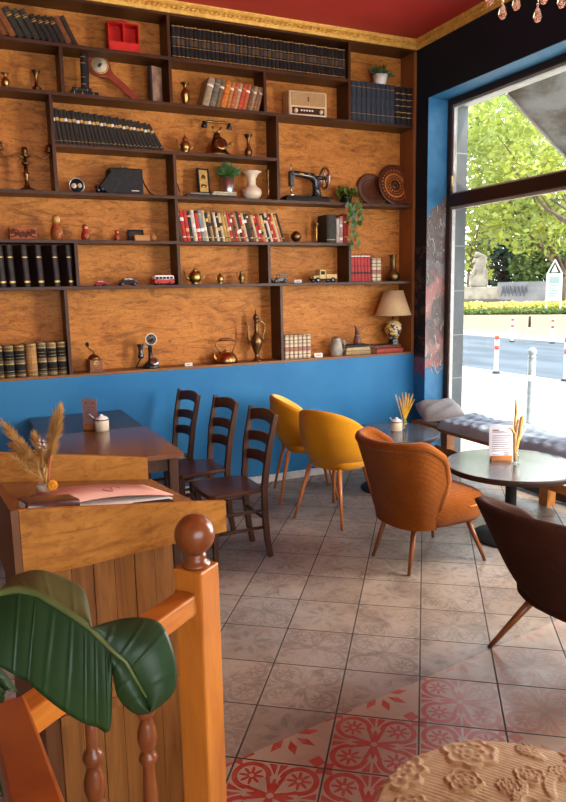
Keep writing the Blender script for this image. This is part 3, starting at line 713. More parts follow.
# -- sewing machine
xa, xb = xat(284, .07, Z4), xat(329, .07, Z4); W = xb - xa; xm = (xa + xb) / 2; h = zat(164, xm, .07) - Z4
t = thing('sewing_machine', 'antique black sewing machine with a hand wheel beside the trailing plant', 'sewing machine', (xm, .085, Z4))
q = MB(); q.box((-W * .50, -.06, 0), (W * .47, .075, .030)); q.box((-W * .46, -.05, .030), (W * .43, .065, .046)); q.build('base', BLK, t, bevel=.004)
q = MB(); q.tube([(W * .24, 0, .046), (W * .235, 0, h * .35), (W * .22, 0, h * .56), (W * .14, 0, h * .68), (-W * .05, 0, h * .72), (-W * .25, 0, h * .74), (-W * .34, 0, h * .70)], [.045, .034, .034, .034, .025, .024, .026], 14, ax=1, ay=1); q.build('arm', BLKM, t)
q = MB(); q.box((-W * .37, -.024, h * .40), (-W * .27, .024, h * .80)); q.build('head', BLKM, t, bevel=.008)
q = MB(); q.tube([(-W * .32, 0, h * .22), (-W * .32, 0, h * .42)], .006, 8); q.tube([(-W * .32, 0, h * .80), (-W * .32, 0, h * .98)], .006, 8); q.box((-W * .345, -.02, .048), (-W * .295, .02, .056)); q.build('needle_bar', STEEL, t)
wh = MB(); TW = Matrix.Translation((W * .44, 0, h * .66)) @ Matrix.Rotation(radians(90), 4, 'Y') @ Matrix.Rotation(radians(14), 4, 'X')
ra = h * .27; n = 28
for k in range(n): pass
wh.tube([(W * .42 + .10 * ra * 0, ra * sin(2 * pi * i / 24), h * .66 + ra * cos(2 * pi * i / 24)) for i in range(25)], .011, 8)
for i in range(5):
    a = 2 * pi * i / 5; wh.tube([(W * .42, 0, h * .66), (W * .42, ra * sin(a), h * .66 + ra * cos(a))], .006, 6)
wo = wh.build('hand_wheel', STEEL, t); 
q = MB(); q.tube([(W * .22, 0, h * .66), (W * .46, 0, h * .66)], .016, 10); q.build('shaft', BLKM, t)
q = MB(); q.tube([(W * .02 + i * .012, -.026 - .001 * (i % 2), h * .72 + .008 * sin(i * 1.3)) for i in range(9)], .0025, 5); q.ball((-W * .12, -.024, h * .73), (.03, .003, .008), 8); q.build('gilt_ornament', GOLD, t)
q = MB(); q.box((W * .30, -.05, .0305), (W * .56, -.03, .042)); q.build('latch', BLK, t)
# -- plates leaning on the back
def plate(label, box, z, Y, mats, rings, tilt=-14):
    xc, w, h = fit(*box, z, Y); r = w / 2 * 1.02
    t = thing('display_plate', label, 'plate', (xc, Y, z + .004), 0, rot=(radians(tilt), 0, 0))
    TD = Matrix.Translation((0, 0, r)) @ R90
    q = MB(); q.lathe([(0, -.012), (r * .55, -.012), (r * .97, .004), (r, .010), (r * .98, .013), (r * .80, .006), (r * .62, -.001), (0, -.001)], n=40, T=TD); q.build('dish', mats[0], t)
    return t, r, TD
t, r, TD = plate('plain brown ceramic plate leaning beside the large patterned plate', (359.5, 386.5, 183), Z4, .145, [mat('brown glaze', (.14, .045, .018), (.10, .03, .012), .3, 0, 6, coat=.3)], 0)
q = MB(); q.lathe([(r * .60, 0), (r * .62, .0015), (r * .60, .002), (r * .58, .0015)], n=40, T=TD, ring=True); q.build('ring', mat('dark brown glaze', (.06, .02, .01), None, .3), t)
t, r, TD = plate('large round patterned plate with an orange rosette at the window end', (380.5, 414.2, 169.5), Z4, .105, [mat('dark red brown glaze', (.13, .035, .015), (.09, .022, .01), .3, 0, 6, coat=.3)], 0, -12)
OG = mat('orange glaze', (.58, .20, .03), (.48, .14, .02), .35); DG = mat('near black glaze', (.04, .016, .01), None, .35)
q = MB()
q.lathe([(r * .50, .0), (r * .62, .001), (r * .62, .003), (r * .50, .002)], n=40, T=TD, m=0, ring=True); q.lathe([(0, 0), (r * .22, 0), (r * .22, .002), (0, .002)], n=24, T=TD, m=1)
for i in range(28):
    a = 2 * pi * i / 28; q.ball((r * .73 * cos(a), r * .73 * sin(a), .006), (r * .045, r * .045, .003), 8, 0, TD)
    q.ball((r * .42 * cos(a), r * .42 * sin(a), .0015), (r * .035, r * .035, .003), 8, 0, TD)
for i in range(14):
    a = 2 * pi * i / 14; q.ball((r * .30 * cos(a), r * .30 * sin(a), .0015), (r * .05, r * .05, .003), 8, 0, TD)
    q.ball((r * .56 * cos(a), r * .56 * sin(a), .003), (r * .02, r * .02, .003), 8, 1, TD); q.ball((r * .12 * cos(a), r * .12 * sin(a), .002), (r * .02, r * .02, .002), 6, 0, TD)
q.build('rosette', [OG, DG], t)
# -- trailing pothos
xc = xat(348, .06, Z4)
t = thing('trailing_plant', 'trailing green pothos spilling over the shelf edge next to the sewing machine', 'plant', (xc, .09, Z4))
q = MB(); q.lathe([(.045, 0), (.048, .01), (.058, .085), (.052, .085), (.05, .075)], n=18); q.build('pot', BLK, t)
def heart(q, c, s, yaw, pitch, roll=0):
    pts = [(0, -.5), (.28, -.42), (.42, -.12), (.30, .25), (0, .62), (-.30, .25), (-.42, -.12), (-.28, -.42)]
    T_ = Matrix.Translation(c) @ Matrix.Rotation(yaw, 4, 'Z') @ Matrix.Rotation(pitch, 4, 'X') @ Matrix.Rotation(roll, 4, 'Y')
    vs = [(0, 0, 0)] + [(x * s, y * s, -.18 * s * abs(x) - .1 * s * y * y) for x, y in pts]
    q.add(vs, [(0, i + 1, (i + 1) % 8 + 1) for i in range(8)], 0, True, T_)
q = MB(); v = MB()
for i in range(46):
    a = random.uniform(0, 2 * pi); rr = random.uniform(.02, .10)
    heart(q, (rr * cos(a), -.02 + rr * .7 * sin(a), .08 + random.uniform(-.02, .06)), random.uniform(.045, .07), random.uniform(-1, 1), random.uniform(.4, 1.5), random.uniform(-.5, .5))
for k, (dx, L) in enumerate(((-.05, .22), (-.02, .42), (.01, .36), (.035, .30), (.07, .20), (.085, .12))):
    pts = [(dx * .5, -.03, .08), (dx, -.105, .06), (dx + .01, -.115, -.02)]
    n = int(L / .035)
    for j in range(n):
        z = -.02 - j * .035; x = dx + .018 * sin(j * 1.4 + k); pts.append((x, -.115 - .006 * (j % 2), z))
        heart(q, (x + random.uniform(-.028, .028), -.122 - .012 * (j % 2), z - .01), random.uniform(.035, .056), random.uniform(-.7, .7), random.uniform(-1.9, -1.2) + pi, random.uniform(-.5, .5))
    v.tube(pts, .0025, 5)
q.build('foliage', LEAFP, t); v.build('vine', LEAFP, t)
# ---- fourth shelf (dolls, carved box, colourful books)
xc, w, h = fit(10, 37, 227, Z4B, .06)
t = thing('carved_box', 'carved reddish wooden box beside the largest nesting doll', 'box', (xc, .05, Z4B))
OW = mat('carved red wood', (.42, .11, .03), (.30, .07, .02), .5, 0, 18); DKW = mat('dark carving', (.10, .03, .012), None, .6)
q = MB(); q.box((-w / 2, 0, 0), (w / 2, .10, h)); q.build('body', OW, t, bevel=.003)
q = MB()
for sx in (-1, 1):
    for j in range(5):
        q.ball((sx * w * (.10 + .08 * j), -.001, h * (.32 + .1 * (j % 2) + .07 * j)), (.012, .003, .016), 8, 0)
    q.tube([(sx * w * .46, -.001, h * .2), (sx * w * .30, -.001, h * .3), (sx * w * .16, -.001, h * .7), (sx * w * .40, -.001, h * .85)], .004, 6)
q.ball((0, -.001, h * .45), (.02, .003, .02), 10); q.build('carving', DKW, t)
def doll(px0, px1, py0, label, Y=.08):
    xc, w, h = fit(px0, px1, py0, Z4B, Y)
    t = thing('nesting_doll', label, 'nesting doll', (xc, Y, Z4B), radians(18), 'nesting dolls')
    R_ = w / 2
    DR = mat('doll patterned lacquer', (.30, .12, .03), (.36, .03, .015), .25, 0, 22, coat=.5) if R_ > .04 else mat('doll red lacquer', (.42, .03, .02), (.30, .02, .015), .25, coat=.5)
    q = MB(); q.lathe([(R_ * .78, 0), (R_ * .86, h * .03), (R_, h * .25), (R_ * .96, h * .42), (R_ * .70, h * .60), (R_ * .58, h * .66)], n=24); q.build('body', DR, t)
    q = MB(); q.lathe([(R_ * .57, h * .655), (R_ * .68, h * .74), (R_ * .70, h * .82), (R_ * .56, h * .94), (R_ * .3, h * .99), (.0001, h)], n=24); hd = q.build('headscarf', mat('doll scarf', (.66, .34, .05), (.50, .14, .02), .25, 0, 26, coat=.5) if R_ > .04 else DR, t)
    q = MB(); q.ball((0, -R_ * .44, h * .80), (R_ * .46, R_ * .36, h * .115), 14, 0); q.ball((-R_ * .14, -R_ * .79, h * .83), (R_ * .07, R_ * .03, h * .016), 6, 1); q.ball((R_ * .14, -R_ * .79, h * .83), (R_ * .05, R_ * .03, h * .012), 6, 1); q.ball((0, -R_ * .78, h * .76), (R_ * .07, R_ * .03, h * .008), 6, 2)
    q.build('face', [mat('doll face', (.72, .46, .26), None, .3), INK, REDP], hd)
    q = MB(); q.ball((0, -R_ * .56, h * .26), (R_ * .66, R_ * .56, h * .21), 14, 0); q.ball((0, -R_ * 1.04, h * .31), (R_ * .2, R_ * .12, h * .06), 8, 1); q.ball((R_ * .22, -R_ * 1.0, h * .19), (R_ * .14, R_ * .1, h * .05), 8, 2); q.ball((-R_ * .24, -R_ * 1.0, h * .22), (R_ * .12, R_ * .1, h * .05), 8, 1)
    q.build('apron', [mat('doll apron', (.36, .20, .06) if R_ > .04 else (.60, .50, .42), None, .3), REDP, INK], t)
doll(50.8, 63.8, 215, 'largest painted wooden nesting doll with an orange headscarf on the shelf')
doll(81.3, 90.2, 224.5, 'mid-sized red and white nesting doll beside the largest one')
doll(114.3, 120.2, 230, 'tiny red and white nesting doll near the black photo frame')
xc, w, h = fit(129, 145, 229.3, Z4B, .10)
t = thing('photo_frame', 'small black photo frame standing behind the little wooden box', 'photo frame', (xc, .13, Z4B), rot=(radians(-8), 0, 0))
q = MB(); b_ = .014
q.box((-w / 2, -.008, 0), (w / 2, .008, b_)); q.box((-w / 2, -.008, h - b_), (w / 2, .008, h)); q.box((-w / 2, -.008, b_), (-w / 2 + b_, .008, h - b_)); q.box((w / 2 - b_, -.008, b_), (w / 2, .008, h - b_)); q.build('frame', BLK, t)
q = MB(); q.box((-w / 2 + b_, 0, b_), (w / 2 - b_, .006, h - b_)); q.ball((w * .12, .001, h * .45), (.016, .002, .022), 10, 1); q.build('photograph', [mat('dark photo', (.06, .04, .03), None, .4), BRASSD], t)
xc, w, h = fit(134.5, 149.5, 235.3, Z4B, .05)
t = thing('wooden_box', 'little light wooden box in front of the black photo frame', 'box', (xc, .05, Z4B)); LW = wood('light box wood', (.55, .26, .07), (.42, .17, .04), 5, (1, 8, 8), .5)
q = MB(); q.box((-w / 2, -.02, 0), (w / 2, .045, h * .72)); q.build('body', LW, t, bevel=.002)
q = MB(); q.box((-w / 2 - .001, -.021, h * .74), (w / 2 + .001, .046, h)); q.build('lid', LW, t, bevel=.002)
xc, w, h = fit(150, 157, 236.4, Z4B, .06)
q = MB(); q.lathe([(.012, 0), (.02, .01), (.026, .03), (.018, .045), (.008, .05), (.006, .06)], n=14); q.tube([(.02, 0, .03), (.034, 0, .04)], .004, 6)
tag(q.build('spinning_top', mat('turned pale wood', (.45, .19, .06), (.32, .12, .035), .5), loc=(xc, .06, Z4B)), 'small turned wooden spinning top beside the little wooden box', 'spinning top')
# colourful long row
names = {'red': (.52, .04, .03), 'cream': (.62, .48, .28), 'black': (.03, .025, .025), 'gold': (.52, .30, .06), 'grey': (.22, .25, .28), 'brown': (.22, .09, .035), 'orange': (.56, .20, .05), 'crimson': (.38, .03, .03), 'white': (.68, .60, .48), 'tan': (.42, .25, .10), 'dark brown': (.10, .045, .02)}
seq = 'dark brown,red,red,black,white,red,grey,cream,black,tan,dark brown,white,black,cream,gold,tan,red,brown,crimson,tan,black,red,cream,black,dark brown,brown,cream,red,crimson,orange,cream,black,white,crimson,red,cream,orange,black'.split(',')
thk = [1.1, 1.2, 1.3, 1.0, 1.3, 1.2, 1.3] + [1, .9, 1, .85, .9, .85, 1, 1, .95] + [.85] * 22
random.seed(5); sp = []
for i, s in enumerate(seq):
    alt = random.choice([3, 2, 4, 2]); z0 = random.uniform(.1, .6)
    bd = [(.12, .15, alt), (z0 + .15, z0 + .26, random.choice([3, 2, 4]))]
    if i % 3 == 0: bd.append((.84, .90, 2))
    sp.append((thk[i], random.uniform(.215, .24), names[s], s, tuple(bd)))
book_row(180, 285.5, Z4B, .03, sp, lambda t: radians(-7 - 10 * t), lambda i, N, s: '%s-spined book, %s from the bronze egg in the long colourful row' % (s[3], ordn(N - i)), 'colourful books in the long middle row')
xc, w, h = fit(291.2, 300.8, 230.5, Z4B, .08)
t = thing('bronze_egg', 'bronze egg ornament on a small foot beside the colourful row', 'ornament', (xc, .08, Z4B))
q = MB(); q.lathe([(.0001, h * .12), (w * .3, h * .18), (w * .5, h * .45), (w * .46, h * .65), (w * .28, h * .88), (.0001, h)], n=20); q.build('egg', BRASSD, t)
q = MB(); q.lathe([(w * .32, 0), (w * .3, h * .04), (w * .15, h * .09), (w * .22, h * .17)], n=16); q.build('foot', BRASSD, t)
turned('candlestick', 'short brass candlestick between the bronze egg and the upright books', 'candlestick', (313.5, 319.3, 223), Z4B, [(1, 0), (1, .03), (.5, .07), (.36, .12), (.36, .45), (.5, .5), (.36, .55), (.4, .85), (.9, .94), (.9, 1), (.4, 1)], BRASS)
xs = [(326.3, 336.3, .235, (.045, .04, .03), 'thick dark olive', ((.1, .12, 2),)), (336.5, 339.9, .205, (.55, .50, .42), 'pale grey', ()), (340, 343.2, .225, (.52, .32, .25), 'cream and red', ((.1, .2, 3), (.6, .7, 3))), (343.4, 348.8, .245, (.46, .03, .025), 'tall bright red', ((.2, .22, 2), (.7, .74, 2)))]
for a, b_, hh_, c, wd, bd in xs:
    x0, x1 = xat(a, .03, Z4B), xat(b_, .03, Z4B)
    tag(book_mb(x1 - x0 - .001, hh_, .15, bd).build('book', [cover(c), PAGES, GOLD, PAPER, INK], loc=(x0, .03, Z4B + .0006)), '%s book standing upright behind the hanging pothos vines' % wd, 'book', 'upright books by the pothos')
# ---- fifth shelf: big black binders
BC = [3.5, 13, 27.5, 41.5, 57.5, 71.5]
for i, px in enumerate(BC):
    x = xat(px - 2.5, .05, Z5)
    q = book_mb(.048, .296, .185, ((.10, .14, 2), (.40, .43, 4), (.70, .72, 2), (.88, .90, 4)))
    o = q.build('binder', [mat('worn album leather', (.012, .008, .008), (.03, .014, .010), .5, 0, 14), PAGES, GOLD, mat('binder side', (.022, .010, .009), None, .5), BLK], loc=(x, .025, Z5 + .0006), rot=(0, radians(-2), radians(29)))
    tag(o, 'tall black album, %s from the toy car bay, standing at an angle on the shelf' % ordn(6 - i), 'album', 'tall black albums')
# ---- toy vehicles
def wheels(t, L, W, r, xs=(.27, -.27)):
    for sx in xs:
        for sy in (-1, 1):
            q = MB(); TD = Matrix.Translation((sx * L, sy * W * .46, r)) @ R90
            q.lathe([(0, -.006), (r, -.006), (r, .006), (0, .006)], n=14, T=TD); q.lathe([(0, -.0075), (r * .55, -.0075), (r * .55, .0075), (0, .0075)], n=10, m=1, T=TD); q.build('wheel', [BLK, STEEL], t)
def shape(q, pts, W, m=0, top=1.0, zt=None):
    """extrude a side outline (x,z) across y, narrowing towards the top"""
    zm = zt or max(p[1] for p in pts); n = len(pts)
    f = lambda z: W / 2 * (1 - (1 - top) * max(0, (z / zm)) ** 2)
    vs = [(x, -f(z), z) for x, z in pts] + [(x, f(z), z) for x, z in pts]
    q.add(vs, [tuple(range(n)), tuple(range(n, 2 * n))[::-1]] + [(i, n + i, n + (i + 1) % n, (i + 1) % n) for i in range(n)], m, False)
def beetle(box, z, c, label, Y=.06, fl=1):
    xc, w, h = fit(*box, z, Y); L = w; W = L * .42
    t = thing('toy_car', label, 'toy car', (xc, Y, z), radians(6), 'toy cars'); r = h * .19
    BM = mat('toy paint ' + str(c), c, None, .25, coat=.6)
    q = MB(); ol = [(-.5, .25), (-.49, .40), (-.42, .52), (-.34, .60), (-.24, .78), (-.12, .93), (.02, 1.0), (.16, .95), (.28, .80), (.40, .58), (.48, .40), (.5, .25), (.40, .14), (-.40, .14)]
    shape(q, [(x * L, z_ * h) for x, z_ in ol], W, 0, .62); q.build('body', BM, t, bevel=.006)
    q = MB()
    for sy in (-1, 1): 
        q.add([(-.24 * L, sy * W * .42, .66 * h), (-.02 * L, sy * W * .42, .66 * h), (-.02 * L, sy * W * .36, .88 * h), (-.13 * L, sy * W * .36, .86 * h)], [(0, 1, 2, 3)]); q.add([(.01 * L, sy * W * .42, .66 * h), (.25 * L, sy * W * .42, .66 * h), (.16 * L, sy * W * .36, .86 * h), (.01 * L, sy * W * .36, .9 * h)], [(0, 1, 2, 3)])
    q.build('side_window', mat('pale toy glass', (.45, .45, .42), None, .1), t, solid=.003)
    for sx in (-1, 1):
        q = MB(); q.ball((sx * L * .30, 0, r * 1.35), (L * .16, W * .52, r * 1.15), 14); q.build('fender', BM, t)
    q = MB(); q.tube([(-.5 * L, -W * .4, .28 * h), (-.52 * L, 0, .28 * h), (-.5 * L, W * .4, .28 * h)], .004, 6); q.tube([(.5 * L, -W * .4, .28 * h), (.52 * L, 0, .28 * h), (.5 * L, W * .4, .28 * h)], .004, 6); q.build('bumper', STEEL, t)
    wheels(t, L, W, r, (.30, -.30))
beetle((93, 107, 280), Z5, (.38, .02, .03), 'smallest toy car, glossy red with a rounded roof, beside the black rounded toy')
beetle((117, 137.8, 277), Z5, (.010, .010, .011), 'glossy black rounded toy car beside the red toy van')
xc, w, h = fit(153, 173.8, 275.3, Z5, .06); L = w; W = L * .42
t = thing('toy_van', 'red and white toy camper van with a two-tone roof', 'toy van', (xc, .06, Z5), radians(6), 'toy cars')
q = MB(); shape(q, [(x * L, z_ * h) for x, z_ in [(-.5, .2), (-.5, .55), (.5, .55), (.5, .2), (.46, .13), (-.46, .13)]], W, 0, 1); q.build('body', REDP, t, bevel=.004)
q = MB(); shape(q, [(x * L, z_ * h) for x, z_ in [(-.495, .56), (-.46, .92), (-.40, 1.0), (.42, 1.0), (.48, .92), (.495, .56)]], W * .98, 0, .86); rf = q.build('roof', WHITE, t, bevel=.004)
q = MB()
for k in range(5):
    for sy in (-1, 1): q.box((-.43 * L + k * .175 * L, sy * W * .455 - .003, .62 * h), (-.43 * L + k * .175 * L + .135 * L, sy * W * .455 + .003, .84 * h))
q.build('side_window', BLK, rf)
q = MB(); q.tube([(-.52 * L, -W * .45, .2 * h), (-.52 * L, W * .45, .2 * h)], .004, 6); q.tube([(-.5 * L, -W * .5, .56 * h), (.5 * L, -W * .5, .56 * h)], .003, 6); q.build('bumper', STEEL, t)
wheels(t, L, W, h * .17, (.29, -.29))
# ---- brass pots
pot('teapot', 'large brass teapot with a curved spout on the shelf above the copper kettle', 'teapot', (185, 205.3, 266), Z5, BRASS, [(.55, 0), (.6, .04), (.5, .08), (.9, .2), (1, .36), (.95, .52), (.7, .68), (.5, .74)])
pot('creamer', 'small round brass creamer between the two brass pots', 'creamer', (215, 226, 271.7), Z5, BRASS, [(.6, 0), (.62, .04), (.5, .08), (.95, .25), (1, .45), (.8, .66), (.5, .78)])
pot('coffee_pot', 'slim brass coffee pot with a pointed lid next to the upright by the toy truck', 'coffee pot', (237, 246.5, 268.5), Z5, BRASSD, [(.7, 0), (.75, .03), (.5, .08), (.95, .28), (1, .42), (.7, .62), (.55, .72), (.6, .76)])
# ---- black toy telephone car, card, toy truck
xc, w, h = fit(271, 287, 274.5, Z5, .05); L = w; W = L * .4
t = thing('toy_car', 'small black open-top antique toy car beside the white shelf card', 'toy car', (xc, .05, Z5), radians(5), 'toy cars')
q = MB(); shape(q, [(x * L, z_ * h) for x, z_ in [(-.48, .2), (-.48, .5), (-.1, .55), (-.08, .6), (.45, .62), (.48, .2)]], W, 0, 1); q.build('body', BLKM, t, bevel=.003)
q = MB(); shape(q, [(x * L, z_ * h) for x, z_ in [(-.08, .9), (-.06, 1.0), (.46, 1.0), (.48, .9)]], W, 0, 1)
for sx in (-.06, .44):
    for sy in (-1, 1): q.tube([(sx * L, sy * W * .45, .6 * h), (sx * L, sy * W * .45, .93 * h)], .003, 5)
q.build('canopy', BLKM, t)
q = MB()
for sy in (-1, 1): q.lathe([(0, 0), (.008, 0), (.008, .006), (0, .006)], n=10, T=Matrix.Translation((-.49 * L, sy * W * .3, .45 * h)) @ Matrix.Rotation(radians(-90), 4, 'Y'))
q.build('headlamp', STEEL, t); wheels(t, L, W, h * .26, (.3, -.3))
def card(px0, px1, py0, z, label, Y=.03):
    xc, w, h = fit(px0, px1, py0, z, Y)
    t = thing('shelf_card', label, 'card', (xc, Y, z), radians(-10))
    q = MB(); q.add([(-w / 2, 0, 0), (w / 2, 0, 0), (w / 2, .012, h), (-w / 2, .012, h), (-w / 2, .026, 0), (w / 2, .026, 0)], [(0, 1, 2, 3), (3, 2, 5, 4)]); q.build('folded_card', PAPER, t, solid=.0012)
    q = MB(); q.box((-w * .3, .004, h * .45), (w * .3, .0055, h * .58)); q.build('text_line', INK, t)
card(295, 301.5, 279.8, Z5, 'tiny white folded card between the black toy car and the toy truck')
xc, w, h = fit(310, 335.7, 270, Z5, .055); L = w; W = L * .34
t = thing('toy_truck', 'pale yellow antique toy truck with black wheels below the upright candlestick', 'toy truck', (xc, .055, Z5), radians(4), 'toy cars')
TP_ = mat('toy truck yellow', (.60, .42, .17), (.50, .32, .12), .4, 0, 10)
q = MB(); q.box((-L * .48, -W * .42, h * .2), (L * .48, W * .42, h * .30)); q.build('chassis', BLK, t)
q = MB(); shape(q, [(x * L, z_ * h) for x, z_ in [(-.44, .30), (-.44, .52), (-.20, .56), (-.20, .30)]], W * .7, 0, 1); q.build('bonnet', TP_, t, bevel=.003)
q = MB(); shape(q, [(x * L, z_ * h) for x, z_ in [(-.22, .30), (-.22, 1.0), (.02, 1.0), (.02, .30)]], W * .95, 0, 1); cb_ = q.build('cab', TP_, t, bevel=.003)
q = MB()
for sy in (-1, 1): q.box((-.18 * L, sy * W * .475 - .002, .62 * h), (-.02 * L, sy * W * .475 + .002, .9 * h))
q.build('side_window', BLK, cb_)
q = MB(); q.box((.04 * L, -W * .48, .30 * h), (.48 * L, W * .48, .66 * h)); q.build('load_bed', TP_, t, bevel=.003)
wheels(t, L, W, h * .2, (.30, -.30))
# ---- red books, plaid books, brass vase
sp = [(1, .232, (.46, .05, .045), 'red', ((.30, .36, 4), (.58, .60, 4), (.94, .98, 3))) for i in range(6)]
book_row(351.3, 371, Z5, .05, sp, radians(-2), None, 'matching red books', same='matching red clothbound book with dark bands next to the small plaid books')
PLAID = None
def plaid_mat():
    m, nt, b = newmat('cream plaid cloth')
    o = coords(nt); s = nt.nodes.new('ShaderNodeSeparateXYZ'); nt.links.new(o, s.inputs[0])
    x, z = E(nt, s.outputs[0]), E(nt, s.outputs[2])
    fz = (z / .062).fract(); fx = (x / .031).fract()
    c = mixcol(nt, fz.lt(.25) * .55, (.66, .54, .36), (.20, .11, .06)); c = mixcol(nt, fx.lt(.22) * .55, c, (.22, .12, .07))
    c = mixcol(nt, ((fz - .6).abs().lt(.05)), c, (.10, .05, .04)); c = mixcol(nt, (z - .085).abs().lt(.016) * .75, c, (.30, .05, .05))
    nt.links.new(c, b.inputs['Base Color']); b.inputs['Roughness'].default_value = .85; return m
PLAID = plaid_mat()
def plaid_row(px0, px1, z, n, hgt, label, group, Y=.05):
    X0, X1 = xat(px0, Y, z), xat(px1, Y, z); w = (X1 - X0) / n
    for i in range(n):
        o = book_mb(w - .001, hgt, .13).build('book', [PLAID, PAGES], loc=(X0 + i * w, Y, z + .0006)); tag(o, label, 'book', group)
plaid_row(371.6, 381.2, Z5, 2, .205, 'small cream plaid book standing between the red set and the brass vase', 'small plaid books')
turned('brass_vase', 'brass bottle vase with a wide belly beside the small plaid books', 'vase', (386.8, 398.8, 254.8), Z5, [(.7, 0), (.8, .04), (1, .16), (.95, .28), (.6, .38), (.42, .46), (.42, .9), (.62, .98), (.62, 1), (.36, .97)], BRASSD)
# ---- bottom ledge
lc = [((.13, .075, .03), 'dark'), ((.12, .085, .045), 'dark'), ((.14, .085, .04), 'dark'), ((.30, .15, .05), 'tan'), ((.17, .11, .055), 'brown'), ((.24, .15, .06), 'brown'), ((.14, .095, .05), 'dark')]
X = [xat(p, .035, ZL) for p in (-3.5, 5.3, 16.3, 27.4, 39, 48.6, 58.6, 68.4)]
for i in range(7):
    w = X[i + 1] - X[i] - .004; hgt = [.236, .234, .236, .243, .246, .244, .248][i]
    q = book_mb(w, hgt, .16, ((.06, .08, 2), (.14, .40, 4 if i != 3 else 3), (.19, .21, 2), (.42, .44, 2), (.54, .82, 4 if i != 3 else 0), (.60, .62, 2), (.70, .72, 2), (.84, .86, 2), (.95, .97, 2)), rnd=.32)
    cv = mat('worn leather %d' % (i % 7), tuple(v * 1.5 for v in lc[i][0]), tuple(v * .6 for v in lc[i][0]), .5, 0, 25, (1, 1, .4))
    tag(q.build('leather_book', [cv, PAGES, GOLD, mat('tan title panel', (.36, .17, .06), None, .6), BLK], loc=(X[i], .035, ZL + .0006)), '%s leather volume with dark title panels, %s from the coffee grinder on the ledge' % (lc[i][1], ordn(7 - i)), 'book', 'worn leather volumes on the ledge')
# coffee grinder
xc, w, h = fit(87, 102.5, 342.5, ZL, .09)
t = thing('coffee_grinder', 'wooden box coffee grinder with a brass dome and crank handle beside the leather books', 'coffee grinder', (xc, .09, ZL), radians(8))
GW = wood('grinder wood', (.26, .085, .03), (.16, .05, .018), 5, (1, 8, 8), .4)
b_ = w * .42; q = MB(); q.box((-b_, -b_, .008), (b_, b_, h * .40)); q.build('case', GW, t, bevel=.003)
q = MB(); q.box((-b_ * 1.12, -b_ * 1.12, 0), (b_ * 1.12, b_ * 1.12, .010)); q.build('base', GW, t, bevel=.002); q = MB(); q.box((-b_ * 1.1, -b_ * 1.1, h * .40), (b_ * 1.1, b_ * 1.1, h * .43)); q.build('top_plate', GW, t, bevel=.002)
q = MB(); q.box((-b_ * .75, -b_ - .004, .016), (b_ * .75, -b_, h * .2)); d_ = q.build('drawer', GW, t, bevel=.002); q = MB(); q.ball((0, -b_ - .008, h * .11), .006, 8); q.build('knob', BRASS, d_)
q = MB(); q.lathe([(0, 0), (.020, 0), (.020, .0015), (.014, .0016), (.014, .0008), (0.001, .0008)], n=20, T=Matrix.Translation((0, -b_ - .0006, h * .30)) @ R90); q.build('emblem', GOLD, t)
q = MB(); q.lathe([(b_ * .95, h * .43), (b_ * .9, h * .48), (b_ * .6, h * .56), (b_ * .2, h * .60), (.001, h * .61)], n=20); q.build('dome', BRASSD, t)
q = MB(); q.tube([(0, 0, h * .58), (0, 0, h * .70), (-.03, -.01, h * .78), (-.05, -.015, h * .90)], .006, 6); q.build('crank', BRASSD, t)
q = MB(); q.ball((-.05, -.015, h * .95), (.015, .015, .018), 10); q.build('crank_knob', BLK, t)
# candlestick telephone
xc = xat(151, .09, ZL); s_ = 1; h = zat(334.2, xc, .09) - ZL
t = thing('candlestick_telephone', 'black candlestick telephone with a white-rimmed mouthpiece standing on the ledge', 'telephone', (xc, .09, ZL))
q = MB(); q.lathe([(.068, 0), (.070, .012), (.06, .026), (.045, .04), (.03, .055)], n=24); q.build('base', BLKM, t)
q = MB(); q.lathe([(0, 0), (.036, 0), (.036, .01), (.02, .014), (0, .014)], n=20, T=Matrix.Translation((.02, -.042, .05)) @ Matrix.Rotation(radians(55), 4, 'X')); q.build('dial', STEEL, t)
q = MB(); q.lathe([(.02, .05), (.017, .08), (.016, h * .68), (.022, h * .7), (.018, h * .78)], n=16); q.build('pillar', BLKM, t)
q = MB(); TD = Matrix.Translation((0, -.02, h * .86)) @ R90; q.lathe([(0, -.02), (.03, -.02), (.046, .024), (.042, .026), (0, .01)], n=24, T=TD); mp_ = q.build('mouthpiece', BLKM, t)
q = MB(); q.lathe([(.040, .024), (.046, .022), (.048, .028), (.040, .030)], n=24, T=TD, ring=True); q.build('rim', CREAM, mp_)
q = MB(); q.tube([(0, 0, h * .62), (-.04, 0, h * .64), (-.07, 0, h * .63)], .006, 6); q.build('hook', STEEL, t)
q = MB(); q.lathe([(.022, h * .30), (.026, h * .36), (.022, h * .42), (.016, h * .50), (.022, h * .66), (.026, h * .69), (.026, h * .72), (.0, h * .72)], c=(-.076, 0, 0), n=14); q.build('receiver', BLKM, t)
q = MB(); q.tube([(-.076, 0, h * .30), (-.09, 0, .06), (-.12, .0, .010), (-.05, .03, .008)], .006, 6); q.build('cord', BLK, t)
card(185.3, 192.5, 363, ZL, 'tiny white folded card on the ledge between the telephone and the kettle')
